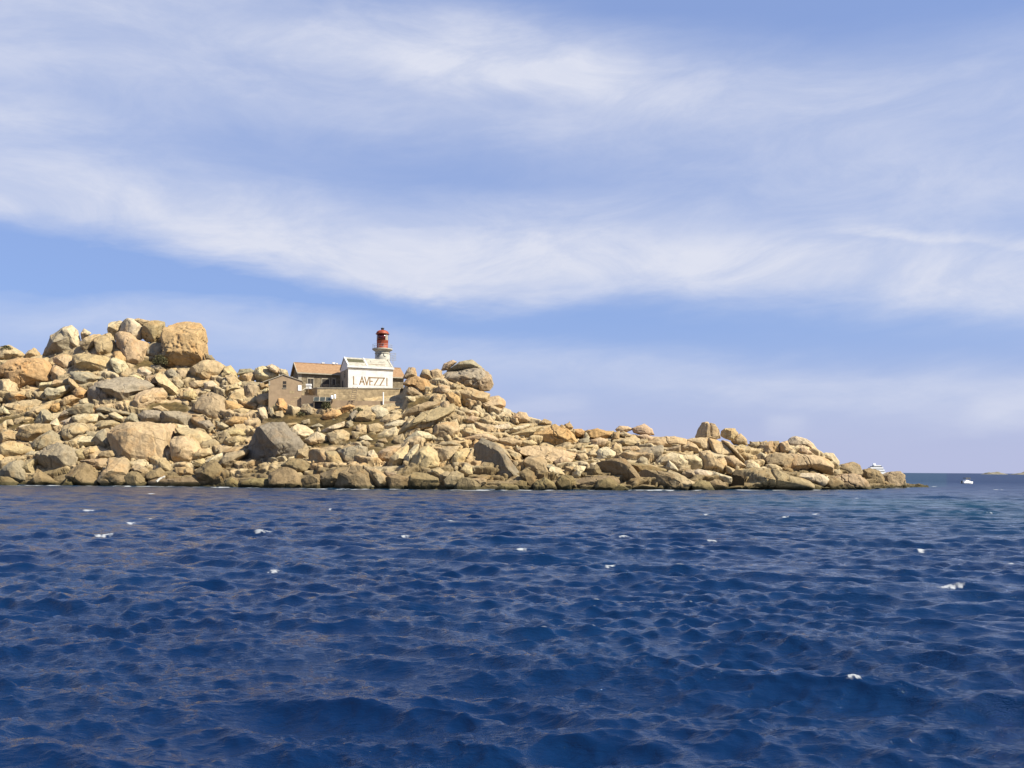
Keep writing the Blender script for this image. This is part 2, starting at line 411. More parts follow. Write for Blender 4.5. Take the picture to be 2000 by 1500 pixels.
def build_sea():
    rows = [3.2]
    while rows[-1] < 420:
        r = rows[-1]; rows.append(r + r * (0.0040 if r < 120 else 0.0075))
    rows = np.array(rows + [470, 560, 700, 950, 1400, 2300, 4000, 8000, 18000, 60000])
    azs = np.radians(np.concatenate([np.linspace(-88, -40, 25)[:-1], np.linspace(-40, 40, 640), np.linspace(40, 88, 25)[1:]]))
    R, A = np.meshgrid(rows, azs, indexing='ij'); nr, na = R.shape
    X0 = (R * np.sin(A)).ravel(); Y0 = (R * np.cos(A)).ravel(); r = R.ravel()
    sp = np.maximum(r * 0.0040, r * np.radians(0.125) * 1.0)
    dx = np.zeros_like(X0); dy = np.zeros_like(X0); dz = np.zeros_like(X0); jac = np.zeros_like(X0)
    g = np.random.default_rng(5); n = 165
    lam = 0.13 * (9.0 / 0.13) ** (np.arange(n) / (n - 1.0)) * g.uniform(0.95, 1.05, n)
    th = math.radians(-104) + np.clip(g.normal(0, 1.0, n) * np.where(lam > 2.0, 0.32, 0.52), -1.2, 1.2)
    ph = g.uniform(0, 2 * PI, n)
    near = fbm(np.stack([X0 * 0.11, Y0 * 0.06, X0 * 0 + 2.2], 1), 3)        # gusts: patches of more and less ripple
    gust = np.clip(1.0 + 0.7 * near, 0.55, 1.4)
    gust2 = np.clip(1.0 + 0.5 * fbm(np.stack([X0 * 0.16, Y0 * 0.13, X0 * 0 + 7.7], 1), 2), 0.55, 1.3)
    act = r < 430
    for i in range(n):
        k = 2 * PI / lam[i]
        st = 0.0600 * (1.0 if lam[i] < 1.0 else (1.0 / lam[i]) ** 0.92)
        a = st / k
        fade = np.clip((lam[i] / sp - 2.2) / 1.5, 0, 1); fade[~act] = 0
        if lam[i] < 0.7: fade = fade * gust
        elif lam[i] < 2.2: fade = fade * gust2
        idx = np.nonzero(fade > 0.01)[0]
        if len(idx) == 0: continue
        c, s = math.cos(th[i]), math.sin(th[i])
        q = k * (c * X0[idx] + s * Y0[idx]) + ph[i]
        sn, cs = np.sin(q), np.cos(q); f = fade[idx] * a
        dz[idx] += f * cs; dx[idx] -= 0.70 * f * c * sn; dy[idx] -= 0.70 * f * s * sn; jac[idx] += f * k * cs
    P = np.stack([X0 + dx, Y0 + dy, dz], 1)
    far = r > 430; P[far, 2] = 0.0
    i, j = np.meshgrid(np.arange(nr - 1), np.arange(na - 1), indexing='ij'); b = (i * na + j).ravel()
    faces = np.stack([b, b + na, b + na + 1, b + 1], 1)[:, ::-1]
    # foam: breaking crests, the whitecaps, wash along the shore, a boat's wake
    foam = np.clip((jac - 0.98) * 1.6, 0, 1) * (r > 14) * (r < 420)
    for px, py, w in WHITECAPS:
        x, y = on_sea(px, py); sx = w * y / F * 0.75; sy = max(0.10, 0.0075 * y)
        box = np.nonzero((np.abs(X0 - x) < sx * 4) & (np.abs(Y0 - y) < max(sy * 4, 2.5)))[0]
        if len(box) == 0: continue
        y2 = y
        ctr = box[np.abs(X0[box] - x) < sx * 1.2]
        if len(ctr): y2 = Y0[ctr[np.argmax(dz[ctr] - 0.12 * np.abs(Y0[ctr] - y))]]        # sit it on the nearest crest
        nn = fbm(np.stack([X0[box] * 2.2 / sx, Y0[box] * 1.2 / sy, X0[box] * 0 + px], 1), 3)
        gss = np.exp(-((X0[box] - x) / sx) ** 2 - ((Y0[box] - y2 + 0.35 * sy * nn) / sy) ** 2)
        foam[box] = np.maximum(foam[box], np.clip(gss * (1.15 + 1.2 * nn), 0, 1))
    pxs = CX + F * X0 / np.maximum(Y0, 1)
    ds = shore_D(pxs); nn = fbm(np.stack([X0 * 0.35, Y0 * 0.25, X0 * 0], 1), 4)
    d = ds - Y0
    wash = np.exp(-((d - 0.8) / (2.2 + 1.5 * np.clip(nn, 0, 1))) ** 2) * np.clip(nn * 2.6 + 0.62, 0, 1)
    wash[(pxs < -300) | (pxs > 1830) | (Y0 < 50)] = 0
    foam = np.maximum(foam, wash)
    wx, wy = on_sea(1885, 944.5); wx0, _ = on_sea(1835, 944.5)
    wake = np.exp(-((Y0 - wy) / (0.9 + 0.05 * (wx - X0).clip(0, 30))) ** 2) * (X0 < wx) * (X0 > wx0 - 1) * np.clip(0.5 + nn, 0, 1)
    foam = np.maximum(foam, wake)
    shal = np.exp(-(np.maximum(d, 0) / 16.0) ** 2) * (pxs > -300) * (pxs < 1850) * (Y0 > 40) * 0.55
    bx, by = on_sea(1830, 985)
    n2 = fbm(np.stack([X0 * 0.05, Y0 * 0.03, X0 * 0 + 9], 1), 3)
    shal = np.maximum(shal, np.exp(-((X0 - bx) / 26) ** 2 - ((Y0 - by) / 38) ** 2) * np.clip(0.75 + n2, 0, 1))
    m, t, bs = material('sea_water')
    p = pos(t); fo = t.new('ShaderNodeAttribute', attribute_name='foam').outputs['Fac']; sh = t.new('ShaderNodeAttribute', attribute_name='shallow').outputs['Fac']
    m0 = t.new('ShaderNodeMapping'); t.l.new(p, m0.inputs['Vector']); m0.inputs['Scale'].default_value = (0.5, 1.6, 1.0); pv0 = m0.outputs[0]
    fa = t.new('ShaderNodeAttribute', attribute_name='unresolved').outputs['Fac']
    lg = t.noise(p, 0.05, 4, 0.6)
    deep = t.mix(t.mr(lg, 0.35, 0.65), (0.0009, 0.0112, 0.047, 1), (0.0013, 0.0160, 0.058, 1))
    deep = t.mix(sh, deep, (0.0035, 0.032, 0.058, 1))
    fn = t.noise(pv0, 4.0, 7, 0.75, 0.6)
    fm = t.m('MULTIPLY', t.mr(t.m('ADD', fo, t.m('MULTIPLY_ADD', fn, 0.9, -0.45)), 0.30, 1.0), 0.6)
    t.l.new(t.mix(fm, deep, (0.58, 0.60, 0.60, 1)), bs.inputs['Base Color'])
    t.put(bs.inputs['Roughness'], t.m('MAXIMUM', t.mr(fm, 0, 1, 0.03, 0.8), fa)); bs.inputs['IOR'].default_value = 1.33; bs.inputs['Specular IOR Level'].default_value = 0.42
    mp = t.new('ShaderNodeMapping'); t.l.new(p, mp.inputs['Vector']); mp.inputs['Rotation'].default_value = (0, 0, math.radians(-20)); mp.inputs['Scale'].default_value = (0.48, 1.4, 1.0)
    pv = mp.outputs[0]
    rip = t.mr(t.noise(p, 0.22, 3, 0.6, 0.4), 0.3, 0.7, 0.3, 1.2)
    h = t.noise(pv, 7.5, 5, 0.62, 0.3)
    bump(t, bs, t.m('MULTIPLY', h, rip), 1.0, 0.055)
    o = mesh_obj('sea', P, faces, m, None, True)
    for nm, v in (('foam', foam), ('shallow', shal), ('unresolved', 0.03 + 0.45 * np.clip((r - 35) / 300, 0, 1) ** 0.7)):
        at_ = o.data.attributes.new(nm, 'FLOAT', 'POINT'); at_.data.foreach_set('value', v.astype(np.float32))
    tag(o, 'deep blue choppy sea with small whitecaps', 'sea', kind='structure')


build_sea()

# ------------------------------------------------------------------ the islet's ground
CREST = [(-400, 720), (-100, 700), (0, 689), (80, 694), (110, 688), (160, 672), (215, 674), (300, 690), (330, 706), (395, 724), (450, 732), (480, 744), (560, 752), (590, 766), (786, 764), (796, 738), (830, 732),
         (870, 728), (945, 768), (1000, 803), (1060, 824), (1110, 833), (1150, 841), (1220, 844), (1270, 850), (1350, 862), (1400, 860), (1450, 870), (1500, 874), (1540, 866), (1590, 872), (1620, 900), (1680, 932), (1780, 944), (1815, 951)]
CRD = [(-400, 196), (0, 186), (300, 183), (500, 176), (600, 171), (780, 170.5), (900, 170), (1100, 161), (1300, 158), (1500, 161), (1620, 164), (1700, 165), (1815, 184)]


def crest(px): return np.interp(px, [p for p, _ in CREST], [q for _, q in CREST])
def shore_py(px): return np.interp(px, [p for p, _ in SHORE], [q for _, q in SHORE])


def hill_D(px, py):
    s, c = shore_py(px), crest(px)
    t = np.clip((s - py) / np.maximum(s - c, 2.0), -0.05, 1.06)
    a = shore_D(px); return a + (np.interp(px, [p for p, _ in CRD], [q for _, q in CRD]) - a) * t


TONE = {'b': (0.355, 0.272, 0.152), 'p': (0.405, 0.338, 0.218), 'o': (0.355, 0.228, 0.105), 'k': (0.365, 0.27, 0.16), 't': (0.275, 0.21, 0.122),
        'g': (0.245, 0.208, 0.138), 'd': (0.185, 0.138, 0.072), 'v': (0.172, 0.134, 0.060), 'x': (0.06, 0.045, 0.022), 'h': (0.185, 0.160, 0.112), 'q': (0.375, 0.258, 0.135)}  # x: a cleft's shadow put into the colour of the rock there


def cells(u, v, seed):
    """cellular pattern: nearest cell's id, offset to its centre, and how close the border is"""
    g = np.random.default_rng(seed); tab = g.random((64, 64, 4))
    iu, iv = np.floor(u).astype(int), np.floor(v).astype(int)
    f1 = np.full(u.shape, 9.0); f2 = f1.copy(); best = np.zeros(u.shape + (4,)); du = np.zeros_like(u); dv = np.zeros_like(u)
    for a in (-1, 0, 1):
        for b in (-1, 0, 1):
            c = tab[(iu + a) % 64, (iv + b) % 64]; x = iu + a + 0.1 + 0.8 * c[..., 0] - u; y = iv + b + 0.1 + 0.8 * c[..., 1] - v
            d = np.hypot(x, y); near = d < f1
            f2 = np.where(near, f1, np.minimum(f2, d)); f1 = np.where(near, d, f1)
            best = np.where(near[..., None], c, best); du = np.where(near, x, du); dv = np.where(near, y, dv)
    return best, du, dv, f2 - f1


SOIL = [(620, 832, 105, 22), (705, 815, 60, 12), (545, 815, 30, 10), (600, 862, 60, 8), (745, 862, 30, 10), (735, 880, 20, 8), (40, 822, 45, 12), (330, 795, 40, 9), (400, 790, 25, 10), (820, 790, 25, 14), (300, 715, 35, 10),
        (690, 850, 50, 12), (1140, 900, 30, 5)]


def soil(px, py):
    m = np.zeros(np.shape(px))
    for x, y, a, b in SOIL: m = np.maximum(m, 1.25 - np.hypot((px - x) / a, (py - y) / b))
    return np.clip(m * 3, 0, 1)


def build_ground():
    pxs = np.linspace(-400, 1812, 860); ts = np.linspace(0, 1, 190)
    P_, T_ = np.meshgrid(pxs, ts, indexing='ij')
    py = shore_py(P_) + (crest(P_) - shore_py(P_)) * T_
    w = at(P_, py, 1.0); D = hill_D(P_, py)
    V = np.stack([w[..., 0] * D, D, H + (w[..., 2] - H) * D], -1)
    q3 = np.stack([V[..., 0].ravel(), V[..., 1].ravel(), V[..., 2].ravel()], 1)
    n1 = fbm(q3 * 0.22, 3).reshape(D.shape); n2 = fbm(q3 * 0.22 + 40, 3).reshape(D.shape); n3 = fbm(q3 * 0.9, 3).reshape(D.shape)
    up = np.hypot(V[..., 1] - V[:, :1, 1], V[..., 2])
    u = V[..., 0] / 6.5 + 0.55 * up / 6.5 + n1 * 0.55; v = up / 3.1 - V[..., 0] * 0.05 + n2 * 0.6
    c1, du, dv, e1 = cells(u, v, 3); c2, _, _, e2 = cells(u * 2.3 + 5, v * 2.1 + 9, 8)
    so = soil(P_, py + 6 * n1)
    h = (c1[..., 2] - 0.5) * 1.5 + (c1[..., 3] - 0.5) * du * 1.8 + dv * 0.9 - 0.9 * np.exp(-(e1 / 0.10) ** 2)
    h += ((c2[..., 2] - 0.5) * 0.25 - 0.3 * np.exp(-(e2 / 0.08) ** 2)) * (c1[..., 2] > 0.45) + 0.16 * n3
    edge = np.clip(T_ * 5, 0, 1) * np.clip((1 - T_) * 12, 0.3, 1)
    h = h * (1 - so) * edge + so * (-0.15 + 0.1 * n3)
    bld = (P_ > 560) & (P_ < 815) & (py < 802); h = np.where(bld, np.minimum(h, 0) * 0.3, h)
    V[..., 1] += 0.10 - 0.72 * h + 2.6 * np.clip(1 - T_ * 11, 0, 1); V[..., 2] += -0.05 + 0.70 * h
    tone = np.array([TONE['b'], TONE['t'], TONE['k'], TONE['p'], TONE['g'], TONE['b']])[(c1[..., 0] * 6).astype(int)] * 0.6 + 0.4 * np.array(TONE['b']); tone = tone * (0.90 + 0.18 * c2[..., 3:4])
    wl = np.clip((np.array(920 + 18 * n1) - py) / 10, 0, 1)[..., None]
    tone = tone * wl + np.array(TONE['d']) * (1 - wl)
    tone = tone * (1 - so[..., None]) + so[..., None] * (np.array((0.105, 0.074, 0.027)) * (0.8 + 0.5 * np.clip(n3, -.5, .8))[..., None])
    front = V[:, :1].copy(); front[..., 1] -= 2.0; front[..., 2] = -3.0
    back = []
    for dd, k in ((6, 0.97), (16, 0.8), (34, 0.4), (50, -0.1)):
        b = V[:, -1:].copy(); b[..., 1] += dd; b[..., 2] = np.where(k > 0, b[..., 2] * k, -3.0); back.append(b)
    tone = np.concatenate([tone[:, :1], tone] + [tone[:, -1:]] * 4, 1)
    V = np.concatenate([front, V] + back, 1); a, b = V.shape[:2]
    i, j = np.meshgrid(np.arange(a - 1), np.arange(b - 1), indexing='ij'); q = (i * b + j).ravel()
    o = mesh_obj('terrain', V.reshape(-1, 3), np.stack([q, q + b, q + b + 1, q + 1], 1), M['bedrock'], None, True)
    ca = o.data.attributes.new('tone', 'FLOAT_COLOR', 'POINT')
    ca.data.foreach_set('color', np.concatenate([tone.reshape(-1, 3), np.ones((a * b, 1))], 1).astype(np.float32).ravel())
    tag(o, 'jointed granite bedrock and dry soil of the islet showing between the boulders', 'terrain', kind='structure')


build_ground()

# ------------------------------------------------------------------ boulders
REG = {'A': (0, 600, .24), 'B': (440, 600, .24), 'C': (860, 660, .24), 'D': (1300, 780, .17), 'E': (1600, 850, .2)}
TWORD = {'b': 'buff', 'p': 'pale', 'o': 'orange', 'k': 'pinkish', 't': 'tan', 'g': 'grey', 'd': 'brown', 'v': 'olive-brown', 'x': 'dark', 'h': 'grey', 'q': 'orange'}
ROCKS = '''
# region ; tone ; poly ; short ; label ; opts
A;b;0,330 60,310 130,345 185,380 190,400 130,425 0,440;;;
A;b;195,400 215,350 260,330 300,360 320,410 250,425;;;
A;g;330,425 375,300 420,190 470,165 540,160 560,220 590,300 640,340 640,390 480,395 400,440;jagged grey tower rock;tall jagged grey rock tower with shaded left face at the summit's left end;f=-0.6,0.1,0.75,0.45
A;p;515,175 580,150 612,185 645,250 650,340 600,310 545,270;;;
A;p;665,260 670,170 735,210 690,265;;;
A;b;655,290 740,225 800,220 790,300 715,380 690,340;;;
A;t;775,270 860,205 905,270 950,350 930,400 880,420 820,380;;leaning tan slab propped among the summit blocks, left of the big orange block;f=0.3,0.3,0.9,0.6
A;p;865,205 895,225 960,345 945,370 925,320;;;
A;p;865,190 900,125 960,110 1005,130 990,200 940,230 925,270 880,215;;;
A;p;1000,130 1050,95 1130,110 1155,160 1150,250 1110,270 1070,220 985,205;;;f=-0.6,0,0.8,0.6
A;b;1060,105 1130,92 1225,115 1160,150;;;
A;t;1155,240 1180,140 1235,110 1320,115 1330,160 1310,240 1270,295 1195,280;round summit boulder;rounded tan boulder perched on the summit beside the tall orange boulder;f=-0.5,-0.5,0.7,0.6 S=1
A;b;1285,285 1310,215 1340,230 1330,290;;;
A;k;935,235 980,210 1060,215 1105,270 1190,290 1205,350 1205,440 1150,490 1090,505 1050,430 1000,350 960,330;big summit block;big angular orange-tan block in the middle of the summit pile;f=-0.55,0.1,0.8,0.6/0.5,0.3,0.8,0.7
A;o;895,395 920,360 980,365 1050,430 1085,490 1075,530 1040,490 990,430;;;
A;g;1200,300 1260,290 1350,300 1370,380 1340,440 1240,410 1205,420;;;
A;q;1325,230 1345,150 1395,103 1500,94 1592,108 1645,160 1660,250 1663,340 1672,430 1610,500 1500,535 1395,510 1362,440 1355,340;tall orange boulder;tall rounded orange boulder with darker cap, highest at the summit's right end;B=1 T=0.9 f=0.15,-0.05,0.98,0.62/-0.75,0.05,0.65,0.72/0.0,0.75,0.65,0.82
A;b;1515,560 1560,500 1660,440 1740,435 1810,480 1830,540 1740,600 1620,580 1540,600;;broad tan boulder sloping down right of the tall orange boulder's foot;
A;b;1800,480 1870,475 1900,520 1935,575 1950,620 1860,600 1820,560;;;
A;t;1660,375 1720,395 1745,430 1680,430;;;
A;b;440,410 500,385 560,395 585,450 570,510 520,500 450,450;;;
A;b;575,380 650,375 740,390 830,400 900,440 935,490 940,560 870,560 800,550 720,530 640,500 590,450;scalloped overhanging rock;scalloped buff rock with ribbed overhanging lower edge below the summit pile;f=0.0,-0.75,0.6,0.5
A;p;880,420 930,415 1000,440 1045,510 1040,560 960,560 940,500 910,460;;;
A;g;570,530 700,530 830,570 750,615 700,660 640,620;;;
A;o;0,460 100,430 200,415 320,420 380,460 420,530 430,610 330,610 230,680 150,700 110,600 80,585 0,580;big orange left boulder;big smooth orange boulder at the picture's left edge, high on the slope;S=1
A;t;0,480 90,490 170,520 130,570 60,588 0,580;;;
A;b;0,590 70,590 120,625 140,700 60,750 0,740;;;
A;b;400,470 470,480 540,530 545,570 500,590 430,580 420,520;;;
A;b;435,590 520,590 580,620 520,650 440,640;;;
A;b;545,560 600,580 650,640 700,680 660,690 590,640;;;
A;p;370,700 385,655 450,665 530,640 550,670 500,720 440,760 380,740;;;
A;p;300,660 340,615 430,605 440,650 380,660 370,700 330,690;;;
A;p;215,720 230,670 270,740 240,745;;;
A;p;270,700 330,685 370,690 365,745 290,740;;;
A;o;75,740 140,700 210,730 160,760 90,760;;;
A;o;420,800 480,770 500,800 470,850 425,840;;;
A;o;590,690 640,650 705,680 700,740 650,745;;;
A;b;470,790 560,715 640,745 600,780 520,830;;;
A;g;700,720 720,660 780,610 860,590 900,640 880,720 890,790 800,840 740,800;;dark shaded rock under the left end of the overhanging square block;f=-0.6,-0.4,0.7,0.4
A;g;760,615 860,590 940,570 1050,570 1170,600 1225,640 1200,660 1100,700 1060,770 990,790 900,760 880,680;overhanging square block;overhanging grey block with pale flat top and deep shade beneath, mid slope;f=0,0.85,0.5,0.45/-0.15,-0.8,0.55,0.6/0.6,-0.2,0.7,0.7;T=1.1
A;b;1090,770 1110,720 1170,680 1230,670 1245,760 1200,830 1140,870 1095,830;;;
A;b;1235,660 1310,660 1350,700 1330,770 1290,800 1250,780;;;
A;p;1020,560 1100,550 1180,590 1160,605 1080,590;;;
A;t;1185,600 1200,560 1260,555 1300,590 1290,620 1220,625;;;
A;b;1270,550 1310,545 1360,590 1430,650 1450,700 1420,740 1370,710 1320,640;;;
A;p;1400,590 1460,590 1490,620 1470,660 1430,640;;;
A;p;1115,510 1160,485 1230,530 1215,560 1150,565;;;
A;o;1060,560 1090,525 1140,550 1140,580 1100,590;;;
A;p;1220,470 1290,475 1350,515 1330,540 1260,530 1225,510;;;
A;g;1340,530 1400,500 1450,540 1460,590 1400,580;;;
A;b;1450,520 1490,500 1530,530 1500,590 1460,580;;;
A;b;1540,620 1600,595 1665,610 1640,650 1570,660;;;
A;p;1660,620 1720,600 1770,640 1740,680 1680,670;;;
A;p;1820,640 1900,630 1960,650 1900,690 1840,690;;;
A;t;1860,730 1930,680 1980,660 1985,740 1920,760;;;
A;t;1555,840 1600,780 1650,715 1720,695 1800,730 1840,800 1870,880 1830,930 1740,920 1650,880;smooth tan dome;smooth tan dome-shaped boulder alone on the middle of the left slope;S=1
A;g;1130,880 1170,845 1250,840 1320,855 1340,900 1300,935 1170,945;;;
A;g;1310,900 1330,850 1440,850 1540,870 1555,920 1530,970 1430,985 1330,945;long grey pillow rock;long grey pillow-shaped rock above the huge split boulder;
A;t;1555,900 1650,880 1660,920 1620,980 1560,940;;;
A;g;760,840 830,815 900,820 980,845 1060,850 1060,880 960,870 870,860 800,850;;;
A;p;890,870 940,855 1020,910 990,930 920,900;;;
A;b;780,850 810,850 870,905 850,915 810,890;;;
A;g;1010,935 1070,860 1110,890 1140,940;;;
A;p;590,890 680,870 790,870 790,930 740,960 650,950 600,920;;;
A;p;480,930 580,900 640,950 540,955;;;
A;g;540,840 640,795 735,785 740,860 690,870 600,870 560,880;;;f=0,-0.3,0.95,0.6
A;g;475,905 530,840 600,830 560,880;;;
A;b;60,790 180,760 290,750 330,770 300,810 230,840 150,900 100,850;;;
A;b;160,890 220,840 330,800 400,780 415,830 350,860 260,890;;;
A;p;0,830 20,805 80,830 100,870 40,870 0,880;;;
A;g;280,940 310,890 345,830 400,870 430,920 370,960 300,960;;;f=-0.5,0,0.85,0.4
A;p;390,960 440,900 490,970 480,1020 430,1000;;;
A;b;0,960 40,920 50,1000 0,1010;;;
A;b;45,920 90,915 110,960 60,970;;;
A;t;0,1030 60,1000 130,1020 140,1080 60,1100 0,1090;;;
A;t;145,1040 200,980 290,950 390,955 395,1010 330,1060 270,1100 180,1110 150,1080;oval tan boulder;oval tan boulder with shaded underside near the left edge above the shore;f=-0.3,-0.7,0.6,0.6
A;g;275,1110 330,1060 400,1005 470,1060 475,1120 400,1150 320,1185 280,1160;;;
A;b;480,970 560,945 680,950 720,1010 690,1050 600,1080 560,1140 500,1100;square buff boulder;square buff boulder with dark left side standing left of the huge split boulder;f=-0.8,0,0.6,0.6
A;p;560,1100 620,1060 700,1050 780,1060 760,1120 680,1130 600,1140;;;
A;b;690,1000 790,1020 770,1060 720,1060;;;
A;g;765,1080 800,1020 860,990 890,1040 920,1130 860,1155 800,1140;;;f=-0.4,-0.6,0.7,0.5
A;b;770,960 800,925 900,920 980,945 920,990 830,1000;;;
A;k;905,1050 960,980 1060,945 1180,940 1280,960 1330,1020 1350,1120 1370,1220 1300,1260 1160,1310 1050,1270 960,1180 920,1110;huge pale split boulder;huge pale tan boulder with a notch in its upper left, low on the slope;f=-0.6,-0.25,0.75,0.72/0.15,0.15,0.97,0.72/0,-0.6,0.8,0.75
A;k;1280,955 1390,960 1400,1000 1400,1140 1430,1210 1385,1240 1365,1150 1340,1030;;narrow upright tan slab split off the right side of the huge boulder;f=-0.7,0,0.7,0.4
A;k;1400,1060 1500,1050 1580,1090 1640,1160 1650,1170 1580,1260 1500,1300 1430,1250 1400,1140;pink smooth boulder;smooth pinkish boulder leaning right of the narrow split slab;S=1
A;b;1400,1000 1500,985 1620,1010 1720,1060 1755,1120 1730,1170 1640,1170 1580,1080 1480,1045;;;
A;g;285,1270 320,1190 370,1140 460,1115 550,1150 610,1220 610,1280 570,1340 490,1400 430,1410 360,1360;round grey shore boulder;round grey boulder overhanging a black hollow at the left waterline;f=-0.35,-0.65,0.66,0.28/-0.1,0.3,0.95,0.8
A;d;240,1430 280,1320 330,1340 420,1400 440,1440 300,1450;;;
A;b;0,1110 100,1100 190,1130 270,1150 250,1200 140,1240 20,1240 0,1200;;;
A;t;215,1200 250,1170 310,1185 300,1225 230,1230;;;
A;g;20,1320 60,1270 160,1250 195,1320 220,1410 150,1420 70,1390;;;
A;t;180,1250 300,1230 270,1290 295,1360 230,1390 200,1320;;;
A;v;0,1380 60,1385 140,1430 120,1465 0,1465;;;
A;t;610,1190 650,1150 700,1170 705,1230 640,1250;;;
A;b;690,1150 760,1130 800,1180 770,1230 710,1240;;;
A;t;800,1200 860,1170 930,1165 965,1210 920,1230 820,1230;;;
A;t;620,1260 720,1240 860,1235 890,1290 800,1320 720,1270;;;
A;d;580,1310 640,1270 700,1290 740,1360 800,1440 780,1470 580,1470 550,1400;cracked brown shore rock;brown cracked rock at the waterline below the huge split boulder's left side;
A;t;860,1240 980,1230 1020,1280 1030,1390 1000,1460 850,1460 820,1400 880,1320;upright tan shore block;upright tan block standing at the waterline right of the cracked brown rock;
A;v;505,1460 540,1400 590,1430 590,1475 520,1475;;;
A;d;1010,1390 1060,1340 1120,1350 1190,1420 1170,1460 1040,1460;;;f=-0.4,0,0.9,0.5
A;t;1060,1300 1110,1280 1180,1310 1220,1370 1170,1400 1110,1340;;;
A;d;1180,1400 1200,1350 1290,1310 1330,1340 1340,1400 1250,1420;;;
A;t;1290,1310 1310,1230 1360,1260 1420,1350 1330,1350;;;
A;d;1180,1410 1280,1395 1400,1400 1560,1380 1630,1440 1600,1470 1320,1470 1200,1450;long dark shore ledge;long low dark ledge at the waterline behind the white driftwood;
A;b;1420,1310 1500,1300 1510,1370 1440,1370;;;
A;t;1490,1310 1560,1310 1570,1360 1510,1370;;;
A;d;1570,1350 1640,1280 1740,1255 1820,1320 1830,1400 1780,1450 1700,1440;brown pyramid boulder;brown pyramid-shaped boulder at the waterline left of the great half-shaded boulder;f=0.1,0.1,0.97,0.5
A;p;1600,1290 1700,1230 1840,1175 1850,1200 1760,1260 1640,1295;;;
A;b;1580,1160 1700,1150 1720,1190 1640,1230 1580,1250;;;
A;t;1790,1290 1850,1190 1940,1170 2000,1150 2000,1200 1940,1240 1920,1300 1830,1330;;;
A;d;1830,1460 1880,1390 1920,1400 1940,1470 1850,1475;;;
A;b;1810,1060 1830,1000 1920,985 1990,1000 2000,1040 1900,1060;;;
A;t;1820,1090 1900,1055 1990,1060 1950,1120 1850,1130;;;
A;o;1840,770 1920,780 2000,810 1960,850 1870,830;;;
A;o;1830,940 1900,890 2000,900 1990,960 1900,970;;;
A;p;1760,970 1800,935 1860,970 1820,995;;;
A;b;100,910 170,890 250,900 230,950 140,960;;;
A;p;130,1000 170,960 240,950 200,990 150,1020;;;
A;b;640,760 700,740 720,790 660,800;;;
A;b;1500,690 1560,680 1600,720 1560,760 1500,740;;;
A;b;1620,690 1680,680 1660,720;;;
A;b;1460,700 1500,690 1510,740 1470,750;;;
A;b;1240,820 1300,800 1370,840 1290,850;;;
A;g;1600,930 1690,920 1740,970 1690,1000 1620,990;;;
A;t;1240,1330 1290,1350 1270,1400 1190,1400;;;
A;b;1650,1230 1560,1270 1600,1300 1690,1290;;;
B;g;100,555 115,505 200,500 240,520 180,560;;;
B;b;105,575 180,540 245,520 240,590 180,620 130,640;;;
B;p;235,560 250,500 300,478 370,510 440,550 390,575 310,605 250,605;wedge rock behind hut;pale wedge-shaped rock with dark underside behind the hut's left eave;f=-0.5,-0.7,0.5,0.5/0.3,0.6,0.7,0.6
B;p;325,485 380,465 430,490 440,545 390,525;;;
B;t;440,500 500,515 510,560 450,560;;;
B;b;0,560 60,550 110,600 100,650 30,660;;;
B;b;0,645 90,625 110,660 60,690 0,720;;;
B;b;20,740 60,690 130,660 145,720 140,790 60,780;;;
B;t;145,640 210,625 270,650 265,760 230,790 170,760 150,700;;upright brown block left of the pale boulder under the hut;f=-0.6,0,0.8,0.6
B;p;270,620 330,620 380,655 300,665;;;
B;p;285,690 330,655 420,690 380,708 320,705;;;
B;b;270,710 330,700 430,700 480,750 470,790 400,790 370,830 320,820 280,780;pale boulder under hut;pale rounded boulder below the hut's left corner;
B;o;400,705 460,720 490,780 510,850 530,905 460,910 440,860 460,800 420,770;curved orange slab;curved orange slab running down beside the hut's foot;
B;b;375,815 420,775 465,805 450,845 400,850;;;
B;o;405,850 460,845 480,905 430,910;;;
B;o;120,770 200,770 260,790 250,830 180,820;;;
B;p;260,830 310,815 350,880 360,915 320,920 290,880;;;
B;p;350,820 380,820 415,900 385,915;;;
B;o;0,760 60,770 120,810 140,840 60,850 0,840;;;
B;b;50,850 130,820 210,840 190,890 100,900;;;
B;t;200,840 250,840 275,890 230,905;;;
B;t;70,960 140,950 180,1000 170,1060 110,1050;;;
B;b;0,1000 60,985 100,1040 0,1060;;;
B;b;0,1070 100,1050 190,1070 160,1110 60,1130;;;
B;t;0,1160 100,1130 200,1110 170,1160 120,1200 60,1240 0,1260;;;
B;h;95,1260 140,1160 200,1080 280,1000 360,960 450,955 500,1020 590,1080 625,1110 600,1180 560,1240 480,1290 400,1320 330,1350 200,1375 110,1350;great half-shaded boulder;great grey boulder, its lower left in black shade, above the waterline;f=-0.58,-0.45,0.68,0.12/0.25,0.35,0.9,0.72/0.75,-0.1,0.65,0.75;T=1.0
B;t;450,970 520,945 590,940 540,975 490,995;;;
B;p;500,995 580,955 640,965 720,1020 620,1090 560,1050;;pale boulder leaning against the great half-shaded boulder's upper right;f=-0.4,0.2,0.9,0.6
B;p;640,1085 740,1015 820,1050 840,1090 780,1110 680,1130;;;
B;o;790,885 850,850 920,835 940,870 880,920 810,920;;;
B;o;910,835 1000,790 1050,805 1000,845 940,880;;;
B;g;620,790 680,785 730,830 730,885 660,890 620,860;square boulder below panels;square grey-green boulder just left of the solar panel shelter;f=0,0.2,0.98,0.55/0.7,0.3,0.6,0.7
B;b;830,1035 900,1005 960,1000 1000,1030 1010,1080 930,1135 870,1110;;;
B;g;1010,880 1050,840 1075,850 1050,920 1030,965;;;
B;b;1060,900 1090,850 1170,840 1215,880 1200,940 1130,960 1080,960;;;
B;p;980,940 1020,920 1040,960 1010,990 980,980;;;
